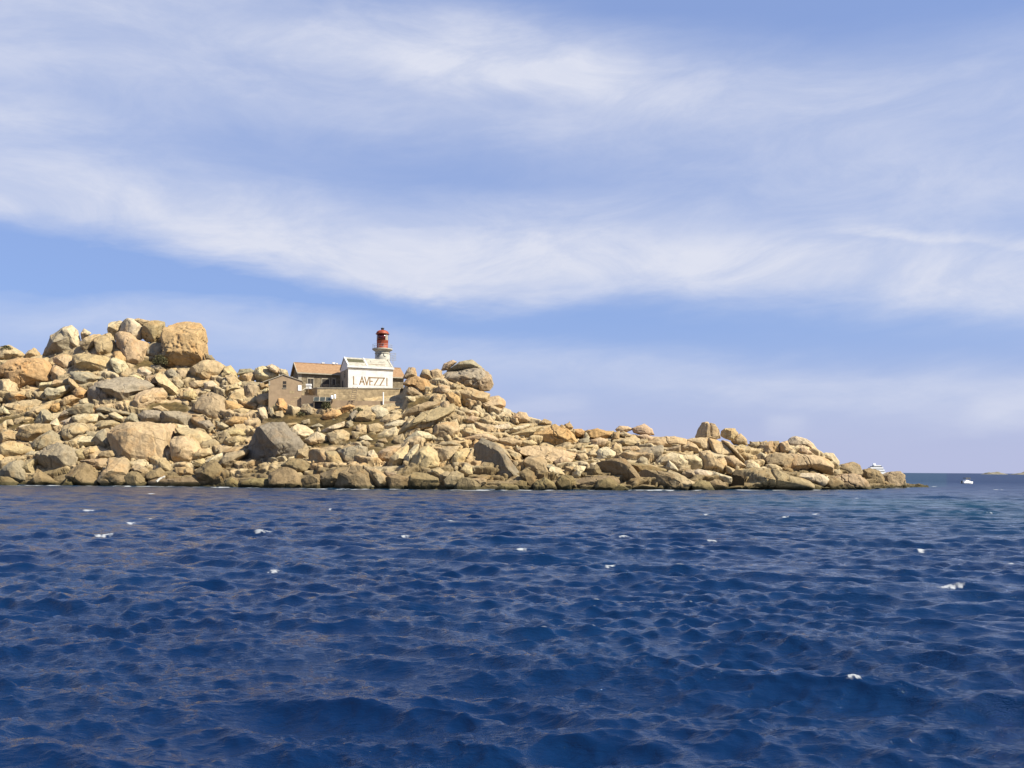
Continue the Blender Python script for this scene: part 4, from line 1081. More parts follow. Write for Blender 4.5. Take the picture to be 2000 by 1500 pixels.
def build_rubble():
    g = np.random.default_rng(23); var = []
    for lev in (2, 3):
        for k in range(10):
            d, f = ICO[lev]; th = np.linspace(-PI, PI, 180, endpoint=False)
            R = 1 + 0.18 * np.sin(2 * th + g.uniform(0, 6)) + 0.12 * np.sin(3 * th + g.uniform(0, 6))
            var.append((lev, boulder_verts(d, th, R, 0.85, 500 + k + 20 * lev, [], {}, 1.2), f))
    vs_, fs_, n = list(spare_v), list(spare_f), nv
    for _ in range(600):
        px = g.uniform(-120, 1800); t_ = g.uniform(0.0, 1.0); py = float(shore_py(px) + (crest(px) - shore_py(px)) * t_)
        if 560 < px < 830 and py < 797: continue
        if soil(px, py) > 0.3 and g.random() < 0.8: continue
        if py > shore_py(px) - 34 and g.random() < 0.85: continue
        s = min(1.5, 0.22 * math.exp(abs(g.normal(0, 0.6))))
        cand = [q for q in var if q[0] == (3 if s > 0.6 else 2)]; _, p, f = cand[g.integers(len(cand))]
        a = g.uniform(0, 2 * PI); ca, sa = math.cos(a), math.sin(a)
        V = p * s * np.array([g.uniform(.8, 1.5), g.uniform(.6, 1.0), g.uniform(.8, 1.3)])
        b = g.uniform(-0.5, 0.5); V = np.stack([V[:, 0] * math.cos(b) - V[:, 1] * math.sin(b), V[:, 0] * math.sin(b) + V[:, 1] * math.cos(b), V[:, 2]], 1)
        V = np.stack([V[:, 0] * ca - V[:, 2] * sa, -(V[:, 0] * sa + V[:, 2] * ca), V[:, 1]], 1)
        D = float(hill_D(px, py)) + 0.5
        vs_.append(V + at(px, py, D) + (0, 0, -0.1)); fs_.append(f + n); n += len(V)
    o = mesh_obj('rubble', np.concatenate(vs_), np.concatenate(fs_), M['rubble'], None, False)
    tag(o, 'loose small granite rubble filling gaps between the boulders', 'rubble', kind='stuff')


build_rubble()


def build_grass():
    g = np.random.default_rng(31); v, f = [], []; tufts = []
    for _ in range(34):
        px = g.uniform(5, 1250); tufts.append((px, float(shore_py(px) + (crest(px) - shore_py(px)) * g.uniform(0.35, 0.92))))
    for _ in range(12000):
        if _ % 6 == 0:
            q_ = tufts[(_ // 6) % len(tufts)]; px, py = q_[0] + g.normal() * 3.2, q_[1] + g.normal() * 1.6
        elif g.random() < 0.72: px, py = g.uniform(480, 760), g.uniform(803, 875)
        else:
            k_ = SOIL[g.integers(len(SOIL))]; px = k_[0] + g.normal() * k_[2] * .6; py = k_[1] + g.normal() * k_[3] * .6
        if False: py = float(shore_py(px) + (crest(px) - shore_py(px)) * g.uniform(0.25, 0.95))
        if _ % 6 and perlin(np.array([[px * 0.03, py * 0.06, 0.5]]))[0] < -0.12: continue
        if 560 < px < 830 and py < 800: continue
        if soil(px, py) < 0.4 and _ % 6: continue
        b = at(px, py, float(hill_D(px, py)) + 0.8) + (0, 0, -0.3); n = len(v)
        h = g.uniform(0.2, 0.55); a = g.uniform(0, 2 * PI); w = g.uniform(0.03, 0.10)
        l = g.normal(0, 0.16, 2)
        v += [tuple(b + (-w * math.cos(a), -w * math.sin(a), 0)), tuple(b + (w * math.cos(a), w * math.sin(a), 0)), tuple(b + (l[0], l[1], h))]
        f.append((n, n + 1, n + 2))
    o = mesh_obj('dry_grass', np.array(v), np.array(f), M['grass'])
    tag(o, 'dry olive-brown grass and scrub on the slope below the house', 'grass', kind='stuff')


build_grass()


# ------------------------------------------------------------------ the lighthouse station
ANG = math.radians(23)
E_ = np.array([math.cos(ANG), math.sin(ANG)]); IN = np.array([-math.sin(ANG), math.cos(ANG)])
BASE = at(680, 759, 171.0)


def lu(px, y):
    """local x along the front at local depth y that is seen at photo column px"""
    k = (px - 1000) / F; ox, oy = BASE[0] + IN[0] * y, BASE[1] + IN[1] * y
    return (k * oy - ox) / (E_[0] - k * E_[1])


def lz(px, py, y):
    u = lu(px, y); D = BASE[1] + E_[1] * u + IN[1] * y
    return at(px, py, D)[2] - BASE[2]


def building(name): return empty(name, tuple(BASE), ANG)


def white_house():
    t = building('white_house')
    W = lu(766, 0); Dp = 7.6; ez = lz(700, 717.5, 0); rz = lz(671.5, 697.5, Dp / 2)
    wall = [(0, -1.2), (Dp, -1.2), (Dp, ez), (Dp / 2, rz - 0.28), (0, ez)]
    MB().prism(wall, 'x', 0, W).build('wall', M['white'], t)
    # gable's shade put in as a darker sheet over the white wall
    MB().prism([(0.25, -1.1), (Dp - 0.1, -1.1), (Dp - 0.1, ez - 0.3), (0.25, ez - 0.3)], 'x', -0.03, 0.0).build('gable_shade', M['concrete'], t)
    MB().box(-0.25, W + 0.25, -0.22, 0.0, ez - 0.10, ez + 0.28).build('cornice', M['white'], t)
    MB().box(-0.1, W + 0.1, -0.08, 0.0, ez - 0.42, ez - 0.22).build('frieze', M['concrete'], t)
    m = MB()
    m.prism([(-0.05, ez + 0.28), (0.1, ez + 0.28), (Dp / 2, rz - 0.27), (Dp / 2, rz)], 'x', -0.12, W + 0.12)
    m.prism([(Dp / 2, rz), (Dp / 2, rz - 0.27), (Dp - 0.1, ez + 0.05), (Dp + 0.15, ez + 0.18)], 'x', -0.12, W + 0.12)
    roof = m.build('roof', M['white_old'], t)
    sl = (rz - ez - 0.28) / (Dp / 2)
    def onroof(x0, x1, f0, f1, mat, nm, lift=0.03):
        y0, y1 = f0 * Dp / 2, f1 * Dp / 2; z0, z1 = ez + 0.30 + sl * y0, ez + 0.30 + sl * y1
        MB().poly([(x0, y0, z0), (x1, y0, z0), (x1, y1, z1), (x0, y1, z1), (x0, y0, z0 + lift), (x1, y0, z0 + lift), (x1, y1, z1 + lift), (x0, y1, z1 + lift)],
                  [(3, 2, 1, 0), (4, 5, 6, 7), (0, 1, 5, 4), (1, 2, 6, 5), (2, 3, 7, 6), (3, 0, 4, 7)]).build(nm, mat, roof)
    onroof(0.35, 3.55, 0.42, 0.78, M['roofpanel'], 'skylight', 0.05)
    onroof(3.75, 4.0, 0.05, 0.98, M['white'], 'roof_rib', 0.09)
    onroof(-0.1, 0.18, 0.05, 0.98, M['white'], 'verge', 0.07)
    onroof(W - 0.2, W + 0.1, 0.05, 0.98, M['white_old'], 'verge', 0.09)
    onroof(4.3, 7.6, 0.20, 0.30, M['concrete'], 'roof_batten', 0.06)
    onroof(5.0, 8.2, 0.55, 0.72, M['white_old'], 'roof_batten', 0.08)
    MB().box(-0.06, -0.03, 2.6, 3.9, ez - 1.9, ez - 0.5).build('louvred_window', M['dark'], t)
    for k in range(4): MB().box(-0.10, -0.055, 2.55, 3.95, ez - 1.8 + 0.34 * k, ez - 1.68 + 0.34 * k).build('louvre', M['coping'], t)
    MB().box(-0.055, -0.03, 4.6, 5.5, -0.6, ez - 2.3).build('door', M['dark'], t)
    # lettering, its lower strokes worn away
    strokes = {'L': [(0, 0, 0, 1)], 'A': [(0, 0, .45, 1), (.45, 1, .95, 0), (.15, .36, .78, .36)], 'V': [(0, 1, .48, 0), (.48, 0, .95, 1)], 'E': [(0, 0, 0, 1), (0, 1, .85, 1), (0, .5, .7, .5)],
               'Z': [(0, 1, .95, 1), (.95, 1, .1, 0)], 'I': [(0, 0, 0, 1)]}
    worn = {'L': [(0, 0, .8, 0)], 'E': [(0, 0, .85, 0)], 'Z': [(.1, 0, .98, 0)]}
    z0, z1 = lz(720, 751.5, 0), lz(720, 737.2, 0)
    a, b = MB(), MB()
    for ch, xa, xb in (('L', 689.5, 698), ('A', 701.5, 711.3), ('V', 711.3, 719.7), ('E', 721.3, 728), ('Z', 729.3, 739), ('Z', 740.5, 750), ('I', 754.6, 758)):
        ua, ub = lu(xa, 0), lu(xb, 0)
        for src, mb, yy in ((strokes, a, -0.02), (worn, b, -0.012)):
            for x0, q0, x1, q1 in src.get(ch, []):
                mb.bar((ua + (ub - ua) * x0, yy, z0 + (z1 - z0) * q0), (ua + (ub - ua) * x1, yy, z0 + (z1 - z0) * q1), 0.02, 0.19) if False else \
                    mb.poly(*stroke(ua + (ub - ua) * x0, z0 + (z1 - z0) * q0, ua + (ub - ua) * x1, z0 + (z1 - z0) * q1, 0.22, yy))
    tag(a.build('lettering', M['letter'], t), 'brown painted letters LAVEZZI with their lower strokes worn away')
    b.build('worn_lettering', M['faded'], t)
    tag(t, 'white gabled house with LAVEZZI painted in brown on its front', 'house')


def stroke(x0, z0, x1, z1, w, y):
    d = Vector((x1 - x0, 0, z1 - z0)); d.normalize(); n = Vector((-d.z, 0, d.x)) * w / 2; d = d * w / 2
    c = [(x0, z0, -1, -1), (x0, z0, -1, 1), (x1, z1, 1, 1), (x1, z1, 1, -1)]
    f = [(x + s * d.x + q * n.x, z + s * d.z + q * n.z) for x, z, s, q in c]
    pts = [(x, y, z) for x, z in f] + [(x, y + 0.018, z) for x, z in f]
    return pts, [(0, 1, 2, 3), (7, 6, 5, 4), (0, 4, 5, 1), (1, 5, 6, 2), (2, 6, 7, 3), (3, 7, 4, 0)]


def long_house():
    t = building('stone_house')
    Y0 = 7.75; dep = 7.2; x0, x1 = lu(582, Y0), lu(787.5, Y0); ez = lz(620, 730.5, Y0); rz = lz(600, 711, Y0 + dep / 2)
    MB().prism([(Y0, -1.5), (Y0 + dep, -1.5), (Y0 + dep, ez), (Y0 + dep / 2, rz - 0.15), (Y0, ez)], 'x', x0, x1).build('wall', M['stone'], t)
    for s in (0, 1):
        ya, yb = (Y0 - 0.45, Y0 + dep / 2) if s == 0 else (Y0 + dep + 0.45, Y0 + dep / 2)
        za = ez - 0.02
        MB().prism([(ya, za), (yb, rz - 0.02), (yb, rz + 0.16), (ya, za + 0.16)], 'x', x0 - 0.35, x1 + 0.3).build('roof_slope', M['tile'], t)
    MB().box(x0 - 0.35, x1 + 0.3, Y0 - 0.56, Y0 - 0.46, ez - 0.12, ez + 0.12).build('gutter', M['coping'], t)
    for s in (0, 1):
        ya, yb = (Y0 - 0.5, Y0 + dep / 2) if s == 0 else (Y0 + dep + 0.5, Y0 + dep / 2)
        MB().bar((x0 - 0.40, ya, ez + 0.08), (x0 - 0.40, yb, rz + 0.10), 0.14, 0.28).build('verge', M['coping'], t)
    m = MB()
    for k in range(40): m.lathe([(0.13, 0), (0.13, 0.4)], 6) if False else None
    MB().bar((x0 - 0.3, Y0 + dep / 2, rz + 0.17), (x1 + 0.3, Y0 + dep / 2, rz + 0.17), 0.3, 0.14).build('ridge', M['tile'], t)
    for pa, pb, qa, qb, nm in ((600, 611, 739.5, 757, 'window'), (628, 642, 740.5, 757, 'door'), (648, 653.5, 740.5, 751.5, 'window')):
        xa, xb = lu(pa, Y0), lu(pb, Y0); za, zb = lz(pa, qb, Y0), lz(pa, qa, Y0)
        o = MB().box(xa, xb, Y0 - 0.03, Y0 - 0.004, za, zb).build(nm, M['dark'], t)
        MB().box(xa - 0.12, xb + 0.12, Y0 - 0.09, Y0 - 0.004, zb, zb + 0.2).build('lintel', M['coping'], o)
        MB().box(xa - 0.14, xa, Y0 - 0.07, Y0 - 0.004, za, zb).build('jamb', M['coping'], o); MB().box(xb, xb + 0.14, Y0 - 0.07, Y0 - 0.004, za, zb).build('jamb', M['coping'], o)
        if nm == 'door':
            MB().box(xa + 0.1, xb - 0.1, Y0 - 0.045, Y0 - 0.031, za, za + 0.75).build('low_gate', M['wood'], o)
        else: MB().box((xa + xb) / 2 - 0.03, (xa + xb) / 2 + 0.03, Y0 - 0.045, Y0 - 0.031, za, zb).build('mullion', M['wood'], o)
    MB().box(x0 - 0.025, x0 - 0.004, Y0 + 2.6, Y0 + 3.5, 0.4, 1.9).build('window', M['dark'], t)
    MB().box(x0 - 0.05, x0 + 0.6, Y0 - 0.05, Y0 + 0.5, -1.4, ez - 0.05).build('quoin', M['coping'], t)
    tag(t, 'long grey stone house with orange tiled roof behind the white house', 'house')
    # white units along the ridge
    for k, (pa, pb, hh) in enumerate(((627, 632, .22), (648, 652.5, .34), (655, 658, .22))):
        xa, xb = lu(pa, Y0 + dep / 2), lu(pb, Y0 + dep / 2)
        o = empty('roof_vent', (0, 0, 0)); o.location = tuple(np.append(BASE[:2] + E_ * (xa + xb) / 2 + IN * (Y0 + dep / 2), BASE[2] + rz + 0.25)); o.rotation_euler = (0, 0, ANG)
        w = (xb - xa) / 2
        MB().box(-w, w, -0.25, 0.25, 0, hh * .7).build('body', M['gel'], o); MB().box(-w - .06, w + .06, -0.3, 0.3, hh * .7, hh).build('cap', M['gel'], o)
        tag(o, ['small white roof vent on the ridge, farthest from the white gable', 'taller white roof vent on the ridge, the middle one', 'small white roof vent on the ridge nearest the white gable'][k], 'vent', 'white vents on the roof ridge')


def tower():
    yl = 6.0; u = lu(745.5, yl); c = BASE[:2] + E_ * u + IN * yl
    D = c[1]; mp = D / F
    z = lambda py: float(at(745.5, py, D)[2] - BASE[2])
    t = empty('lighthouse_tower', (c[0], c[1], BASE[2])); gz = z(681.5)
    MB().lathe([(1.62, -1), (1.52, z(700)), (1.46, gz - 0.75)], 40).build('shaft', M['shaft'], t, True)
    g = MB().lathe([(1.46, gz - 0.75), (1.62, gz - 0.5), (2.0, gz - 0.28), (2.08, gz - 0.2), (2.08, gz), (1.3, gz + 0.02)], 40).build('gallery', M['white_old'], t)
    MB().lathe([(1.58, gz - 1.05), (1.58, gz - 0.9), (1.47, gz - 0.85)], 40).build('string_course', M['white_old'], t)
    ra = 1.17
    lz0, lz1, lz2, lz3 = gz, z(665.5), z(652.5), z(645)
    MB().lathe([(ra + 0.12, lz0 + 0.0), (ra + .06, lz0 + 0.15), (ra, lz0 + .3), (ra, lz1 - .05), (ra + 0.05, lz1)], 40).build('lantern_base', M['red'], t, True)
    ln = MB().lathe([(ra - 0.06, lz1), (ra - 0.06, lz2)], 40).build('lantern_glazing', M['darkred'], t, True)
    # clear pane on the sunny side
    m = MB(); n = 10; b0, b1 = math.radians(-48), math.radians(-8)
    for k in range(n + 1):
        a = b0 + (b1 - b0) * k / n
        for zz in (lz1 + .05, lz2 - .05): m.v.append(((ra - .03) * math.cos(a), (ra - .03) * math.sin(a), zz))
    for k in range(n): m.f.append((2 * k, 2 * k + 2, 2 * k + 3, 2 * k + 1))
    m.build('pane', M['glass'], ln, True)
    for k in range(8):
        a = 2 * PI * k / 8 + 0.2; q = ra - 0.02
        MB().bar((q * math.cos(a), q * math.sin(a), lz1), (q * math.cos(a), q * math.sin(a), lz2), 0.045).build('mullion', M['darkred'], ln)
    prof = [(ra + .22, lz2 - .05), (ra + .26, lz2 + .05), (ra + .05, lz2 + .14)]
    for k in range(1, 9):
        a = k / 9 * PI / 2; prof.append(((ra + .02) * math.cos(a) + 0.10, lz2 + .14 + (lz3 - lz2 - .1) * math.sin(a)))
    MB().lathe(prof, 40).build('dome', M['red'], t, True)
    ch = MB().lathe([(.30, lz3 - .15), (.30, lz3 + .32), (.36, lz3 + .34), (.36, lz3 + .46), (.1, lz3 + .5)], 20).build('chimney', M['dark'], t)
    MB().bar((0, 0, lz3 + .5), (0, 0, lz3 + 1.0), 0.04).build('lightning_rod', M['metal'], ch)
    a = math.radians(-75); ph = MB().lathe([(.17, 0), (.17, .1)], 14).build('porthole', M['darkred'], t)
    ph.matrix_local = Matrix.Translation((ra * math.cos(a), ra * math.sin(a), lz0 + .8)) @ Matrix.Rotation(a + PI / 2, 4, 'Z') @ Matrix.Rotation(PI / 2, 4, 'X')
    for k in range(14):
        a = 2 * PI * k / 14; MB().bar((2.0 * math.cos(a), 2.0 * math.sin(a), gz), (2.0 * math.cos(a), 2.0 * math.sin(a), gz + .85), .035).build('railing_post', M['metal'], g)
    m = MB()
    for zz in (.45, .85):
        for k in range(28):
            a, b = 2 * PI * k / 28, 2 * PI * (k + 1) / 28; m.bar((2.0 * math.cos(a), 2.0 * math.sin(a), gz + zz), (2.0 * math.cos(b), 2.0 * math.sin(b), gz + zz), .03)
    m.build('handrail', M['metal'], g)
    # black letters round the shaft
    segs = {'J': [(.5, 1, .5, .25), (.5, .25, .25, 0), (.25, 0, 0, .15)], 'P': [(0, 0, 0, 1), (0, 1, .6, .95), (.6, .95, .6, .55), (.6, .55, 0, .5)],
            'C': [(.6, .9, .2, 1), (.2, 1, 0, .7), (0, .7, 0, .3), (0, .3, .2, 0), (.2, 0, .6, .1)]}
    m = MB(); zb, zt = z(698), z(689.5); rr = 1.545
    for chh, px in (('J', 741), ('P', 746), ('C', 754)):
        for x0, q0, x1, q1 in segs[chh]:
            P3 = []
            for x, q in ((x0, q0), (x1, q1)):
                off = (px - 745.5 - 1.5 + x * 5) * mp; aa = math.asin(max(-.98, min(.98, off / rr))) - PI / 2 + math.atan2(-c[0], c[1]) * -1 * 0 - 0.15
                P3.append((rr * math.cos(aa), rr * math.sin(aa), zb + (zt - zb) * q))
            m.bar(P3[0], P3[1], .03, .11)
    m.build('lettering', M['blackletter'], t)
    tag(t, 'short white lighthouse tower with red lantern and dome above the white house', 'lighthouse')
    # wire antenna drum to the right of the tower
    a3 = at(767.5, 704, D + 1.5); an = empty('wire_antenna', tuple(a3))
    MB().bar((0, 0, -3), (0, 0, 0.9), .08).build('mast', M['metal'], an)
    m = MB()
    for zz in (0.0, .5, 1.0, 1.5):
        for k in range(16):
            p, q = 2 * PI * k / 16, 2 * PI * (k + 1) / 16; m.bar((.62 * math.cos(p), .4 * math.sin(p), zz), (.62 * math.cos(q), .4 * math.sin(q), zz), .025)
    for k in range(12):
        p = 2 * PI * k / 12; m.bar((.62 * math.cos(p), .4 * math.sin(p), 0), (.62 * math.cos(p), .4 * math.sin(p), 1.5), .025)
    m.build('cage', M['metal'], an)
    tag(an, 'faint grey wire cage antenna on a mast right of the lighthouse tower', 'antenna')


def hut():
    D = 165.5; b = at(557, 803, D); t = empty('hut', tuple(b), math.radians(13))
    hw = 3.05; zt = float(at(557, 743.5, D)[2] - b[2]); za = float(at(551, 732.5, D)[2] - b[2]); dep = 5.0
    MB().prism([(-hw, -1.2), (hw, -1.2), (hw, zt), (-0.35, za), (-hw, zt - 0.05)], 'y', 0, dep).build('wall', M['stucco'], t)
    MB().prism([(-hw - 1.0, zt - 0.42), (-0.35, za + .01), (-0.35, za + .15), (-hw - 1.0, zt - 0.26)], 'y', -.14, dep + .2).build('roof_slope', M['coping'], t)
    MB().prism([(-0.35, za + .012), (hw + .12, zt - .04), (hw + .12, zt + .10), (-0.35, za + .152)], 'y', -.14, dep + .2).build('roof_slope', M['coping'], t)
    zw = float(at(555, 744.5, D)[2] - b[2]); zv = float(at(555, 757.5, D)[2] - b[2])
    w = MB().box(-.45, .18, -.03, -.003, zv, zw).build('window', M['dark'], t)
    MB().box(-.42, .15, -.05, -.031, (zv + zw) / 2 - .06, (zv + zw) / 2 + .06).build('shutter_rail', M['stucco'], w)
    MB().box(-.52, .26, -.10, -.003, zv - .12, zv).build('sill', M['coping'], w)
    zq = float(at(583, 762.5, D)[2] - b[2])
    MB().box(2.35, 3.0, -.08, -.004, zq, zq + 1.05).build('white_panel', M['gel'], t)
    MB().box(-hw + .02, -hw + .25, -.06, -.004, zt - 1.0, zt - .2).build('white_corner', M['white_old'], t)
    MB().bar((2.9, -.1, 0.3), (2.9, -.1, 2.5), .14).build('drain_pipe', M['coping'], t)
    for k, (x, z, ww, hh) in enumerate(((1.2, 3.4, .9, .5), (1.9, 2.5, 1.1, .22), (1.4, 1.75, .7, .18), (1.3, .5, .14, .7))):
        MB().box(x - ww / 2, x + ww / 2, -.018, -.004, z, z + hh).build('bare_stone_patch', M['wallstone'], t)
    tag(t, 'small brown rendered hut with a gable and one dark window left of the terrace', 'hut')


def wall_between(name, a, b, zb, thick, mat, cope, label):
    """a, b: top corners (world points) of the visible face"""
    a, b = np.array(a), np.array(b); d = b - a; L = math.hypot(d[0], d[1]); rz = math.atan2(d[1], d[0])
    t = empty(name, (a[0], a[1], zb), rz)
    za, zc = a[2] - zb, b[2] - zb
    MB().poly([(0, 0, -1.5), (L, 0, -1.5), (L, thick, -1.5), (0, thick, -1.5), (0, 0, za), (L, 0, zc), (L, thick, zc), (0, thick, za)],
              [(3, 2, 1, 0), (4, 5, 6, 7), (0, 1, 5, 4), (1, 2, 6, 5), (2, 3, 7, 6), (3, 0, 4, 7)]).build('masonry', mat, t)
    if cope:
        MB().poly([(-.05, -.1, za), (L + .05, -.1, zc), (L + .05, thick + .1, zc), (-.05, thick + .1, za), (-.05, -.1, za + .16), (L + .05, -.1, zc + .16), (L + .05, thick + .1, zc + .16), (-.05, thick + .1, za + .16)],
                  [(3, 2, 1, 0), (4, 5, 6, 7), (0, 1, 5, 4), (1, 2, 6, 5), (2, 3, 7, 6), (3, 0, 4, 7)]).build('coping', M['coping'], t)
    return tag(t, label, 'wall')


def terrace():
    A, B, C = at(620.5, 758.5, 166.2), at(779, 759.5, 169.5), at(597, 762, 172.5); zb = at(700, 783, 166.5)[2]
    w = wall_between('terrace_wall', A, B, zb, .5, M['wallstone'], True, 'tan masonry terrace wall with pale coping below the white house')
    wall_between('terrace_return_wall', C, A - np.array([0.06, 0.02, 0]), zb, .5, M['wallstone'], True, 'shaded end wall of the terrace, left of its long front')
    wall_between('terrace_end_wall', at(779.6, 759.5, 169.6), at(789, 761, 173.5), zb, .5, M['wallstone'], True, 'short wall stub closing the terrace at its right end')
    z = A[2] - .1
    pts = [A + (0.1, .3, 0), B + (0, .3, 0), at(789, 761, 174), at(800, 761, 190), at(560, 761, 190), C]
    mesh_obj('terrace_floor', [(p[0], p[1], z) for p in pts] + [(p[0], p[1], z - .3) for p in pts], [tuple(range(6)), tuple(range(11, 5, -1))] + [(i, i + 6, (i + 1) % 6 + 6, (i + 1) % 6) for i in range(6)], M['concrete'])
    tag(bpy.context.scene.objects['terrace_floor'], 'concrete floor of the terrace around the houses', 'terrace', kind='structure')
    wall_between('lower_wall', at(646, 781.5, 164.6), at(814, 785, 166.6), at(700, 800, 164.6)[2], .6, M['stucco'], False, 'low brown rendered wall along the foot of the terrace wall')
    wall_between('side_wall', at(588.5, 772, 165.6), at(623, 772.5, 165.0), at(700, 803, 164.6)[2], .4, M['stucco'], False, 'low brown wall joining the hut to the solar panels')
    # ladder
    lt, lb = at(694, 755.5, 165.9), at(686, 800, 163.8); t = empty('ladder', tuple(lb)); d = lt - lb; hx = .42
    rail = [Vector(tuple(d + 0)), Vector((0, 0, 0))]
    for s in (-1, 1): MB().bar((s * hx, 0, 0), (d[0] + s * hx, d[1], d[2]), .09).build('rail', M['wood'], t)
    for k in range(11):
        f = (k + .6) / 11.5; MB().bar((d[0] * f - hx, d[1] * f, d[2] * f), (d[0] * f + hx, d[1] * f, d[2] * f), .09).build('rung', M['wood'], t)
    tag(t, 'wooden ladder leaning against the terrace wall', 'ladder')
    p = at(748.5, 784, 165.6); t = empty('white_post', tuple(p)); hh = float(at(748.5, 767.5, 165.6)[2] - p[2])
    MB().lathe([(.11, -.6), (.11, hh)], 12).build('shaft', M['gel'], t); MB().lathe([(.14, hh), (.14, hh + .1), (.03, hh + .15)], 12).build('cap', M['gel'], t)
    tag(t, 'white post standing in front of the terrace wall', 'post')
    # solar panels
    a = at(612, 783.5, 163.6); t = empty('solar_rack', tuple(a), math.radians(6)); pw = 1.06; rise = .85
    for k in range(3):
        x = k * (pw + .04)
        q = MB().poly([(x, 0, 0), (x + pw, 0, 0), (x + pw, .9, rise), (x, .9, rise), (x, .04, -.05), (x + pw, .04, -.05), (x + pw, .94, rise - .05), (x, .94, rise - .05)],
                      [(0, 1, 2, 3), (7, 6, 5, 4), (0, 4, 5, 1), (1, 5, 6, 2), (2, 6, 7, 3), (3, 7, 4, 0)]).build('solar_panel', M['panel'], t)
        m = MB(); e = .012
        for (p0, p1) in (((x, -e, e), (x + pw, -e, e)), ((x, .9 - e, rise + e), (x + pw, .9 - e, rise + e)), ((x + .03, -e, e), (x + .03, .9 - e, rise + e)), ((x + pw - .03, -e, e), (x + pw - .03, .9 - e, rise + e))):
            m.bar(p0, p1, .06)
        m.build('panel_frame', M['coping'], q)
    for x in (.1, 3.15):
        MB().bar((x, .1, .02), (x, .1, -2.4), .09).build('post', M['wood'], t); MB().bar((x, .85, .7), (x, .85, -2.4), .09).build('post', M['wood'], t)
    MB().box(-.2, 3.4, 1.2, 1.3, -2.2, .55).build('shade_sheet', M['dark'], t)  # dark sheet added for the shade beneath the panels
    tag(t, 'three tilted solar panels on a rack in front of the terrace wall', 'solar panels')
    # white odds and ends
    def can(name, px, py, D, r, h, label, cat):
        p = at(px, py, D); t = empty(name, tuple(p)); MB().lathe([(r * .9, 0), (r, .06), (r, h * .8), (r * .75, h)], 16).build('body', M['gel'], t, True)
        MB().lathe([(r * .35, h), (r * .35, h + .12), (r * .1, h + .14)], 12).build('cap', M['navy'], t); tag(t, label, cat)
    can('water_drum', 648.3, 779.5, 164.2, .26, .7, 'white plastic drum right of the solar panels, the left one', 'drum')
    can('water_drum', 654, 779, 164.2, .20, .85, 'slim white plastic drum right of the solar panels, the right one', 'drum')
    p = at(603, 758.5, 168.5); t = empty('white_tank', tuple(p))
    MB().box(-.45, .45, -.3, .3, -0.1, .36).build('lower_shell', M['gel'], t); MB().box(-.40, .40, -.25, .25, .36, .5).build('dark_band', M['navy'], t); MB().box(-.5, .5, -.32, .32, .5, .85).build('lid', M['gel'], t)
    tag(t, 'white tank with a dark band at the left end of the terrace', 'tank')
    p0, p1 = at(589.5, 762.5, 166.5), at(602, 755, 168.0); t = empty('ramp_rail', tuple(p0)); d = p1 - p0
    MB().bar((0, 0, 0), tuple(d), .10).build('rail', M['white_old'], t); MB().bar((0, 0, 0), (0, 0, -1.2), .08).build('post', M['wood'], t); MB().bar(tuple(d), (d[0], d[1], d[2] - 1.2), .08).build('post', M['wood'], t)
    tag(t, 'sloping pale handrail between the hut and the terrace', 'railing')


white_house(); long_house(); tower(); hut(); terrace()


# ------------------------------------------------------------------ plants, driftwood, boats, far islets
def shrub(px, py, D, w, h, n, label, seed):
    g = np.random.default_rng(seed); b = at(px, py, D); t = empty('shrub', tuple(b)); v, f = [], []
    for _ in range(n):
        a = g.uniform(0, 2 * PI); r = g.uniform(0.35, 1) ** 0.5; ph = g.uniform(-.2, 1) * PI / 2
        c = np.array([w * r * math.cos(a) * math.cos(ph), w * .7 * r * math.sin(a) * math.cos(ph), h * (.15 + .85 * r * math.sin(ph))])
        c *= 1 + .25 * perlin(np.array([c * 1.5 + seed]))[0]
        s = g.uniform(.06, .14); q = g.normal(size=(3, 3)) * s; k = len(v); v += [tuple(c + q[i]) for i in range(3)]; f.append((k, k + 1, k + 2))
    mesh_obj('foliage', np.array(v), np.array(f), M['leaf'], t)
    m = MB()
    for k in range(6):
        a = g.uniform(0, 2 * PI); m.bar((0, 0, -.3), (w * .6 * math.cos(a), w * .4 * math.sin(a), h * .7), .05)
    m.build('stems', M['bark'], t); tag(t, label, 'shrub', 'dark scrub bushes')


shrub(637, 797.5, 163.4, 0.95, 1.15, 1100, 'dark round bush beneath the solar panels', 1)
shrub(313, 710, float(hill_D(313, 706)) - 3.0, 1.6, 1.7, 1500, 'dark bush at the foot of the tall orange boulder, left side', 2)
shrub(12, 684, float(hill_D(12, 690)) - 1.2, 1.3, .9, 600, 'low grey-green bush on the skyline at the left edge', 3)
shrub(585, 812, 163.5, 1.4, .7, 700, 'low scrub bush just below the hut', 4)
shrub(700, 803, 163.0, 1.0, .5, 500, 'low scrub bush at the foot of the ladder', 5)


def driftwood():
    a, b = at(306, 940.5, float(shore_D(306)) - 3.2), at(322, 928.5, float(shore_D(306)) - 2.2)
    d = b - a; m = MB(); n = 9; pr = []
    for k in range(n + 1):
        f_ = k / n; p = d * f_ + np.array([0, 0, 0.10 * math.sin(f_ * 5)]); pr.append((p, .14 - .05 * f_))
    for (p, r), (q, s) in zip(pr[:-1], pr[1:]): m.bar(tuple(p), tuple(q), r * 2)
    m.bar(tuple(d * .6), tuple(d * .6 + (0.5, 0, .1)), .12)
    o = m.build('driftwood', M['drift']); o.location = tuple(a); tag(o, 'bleached white driftwood log leaning on the shore rocks at left', 'driftwood')


driftwood()


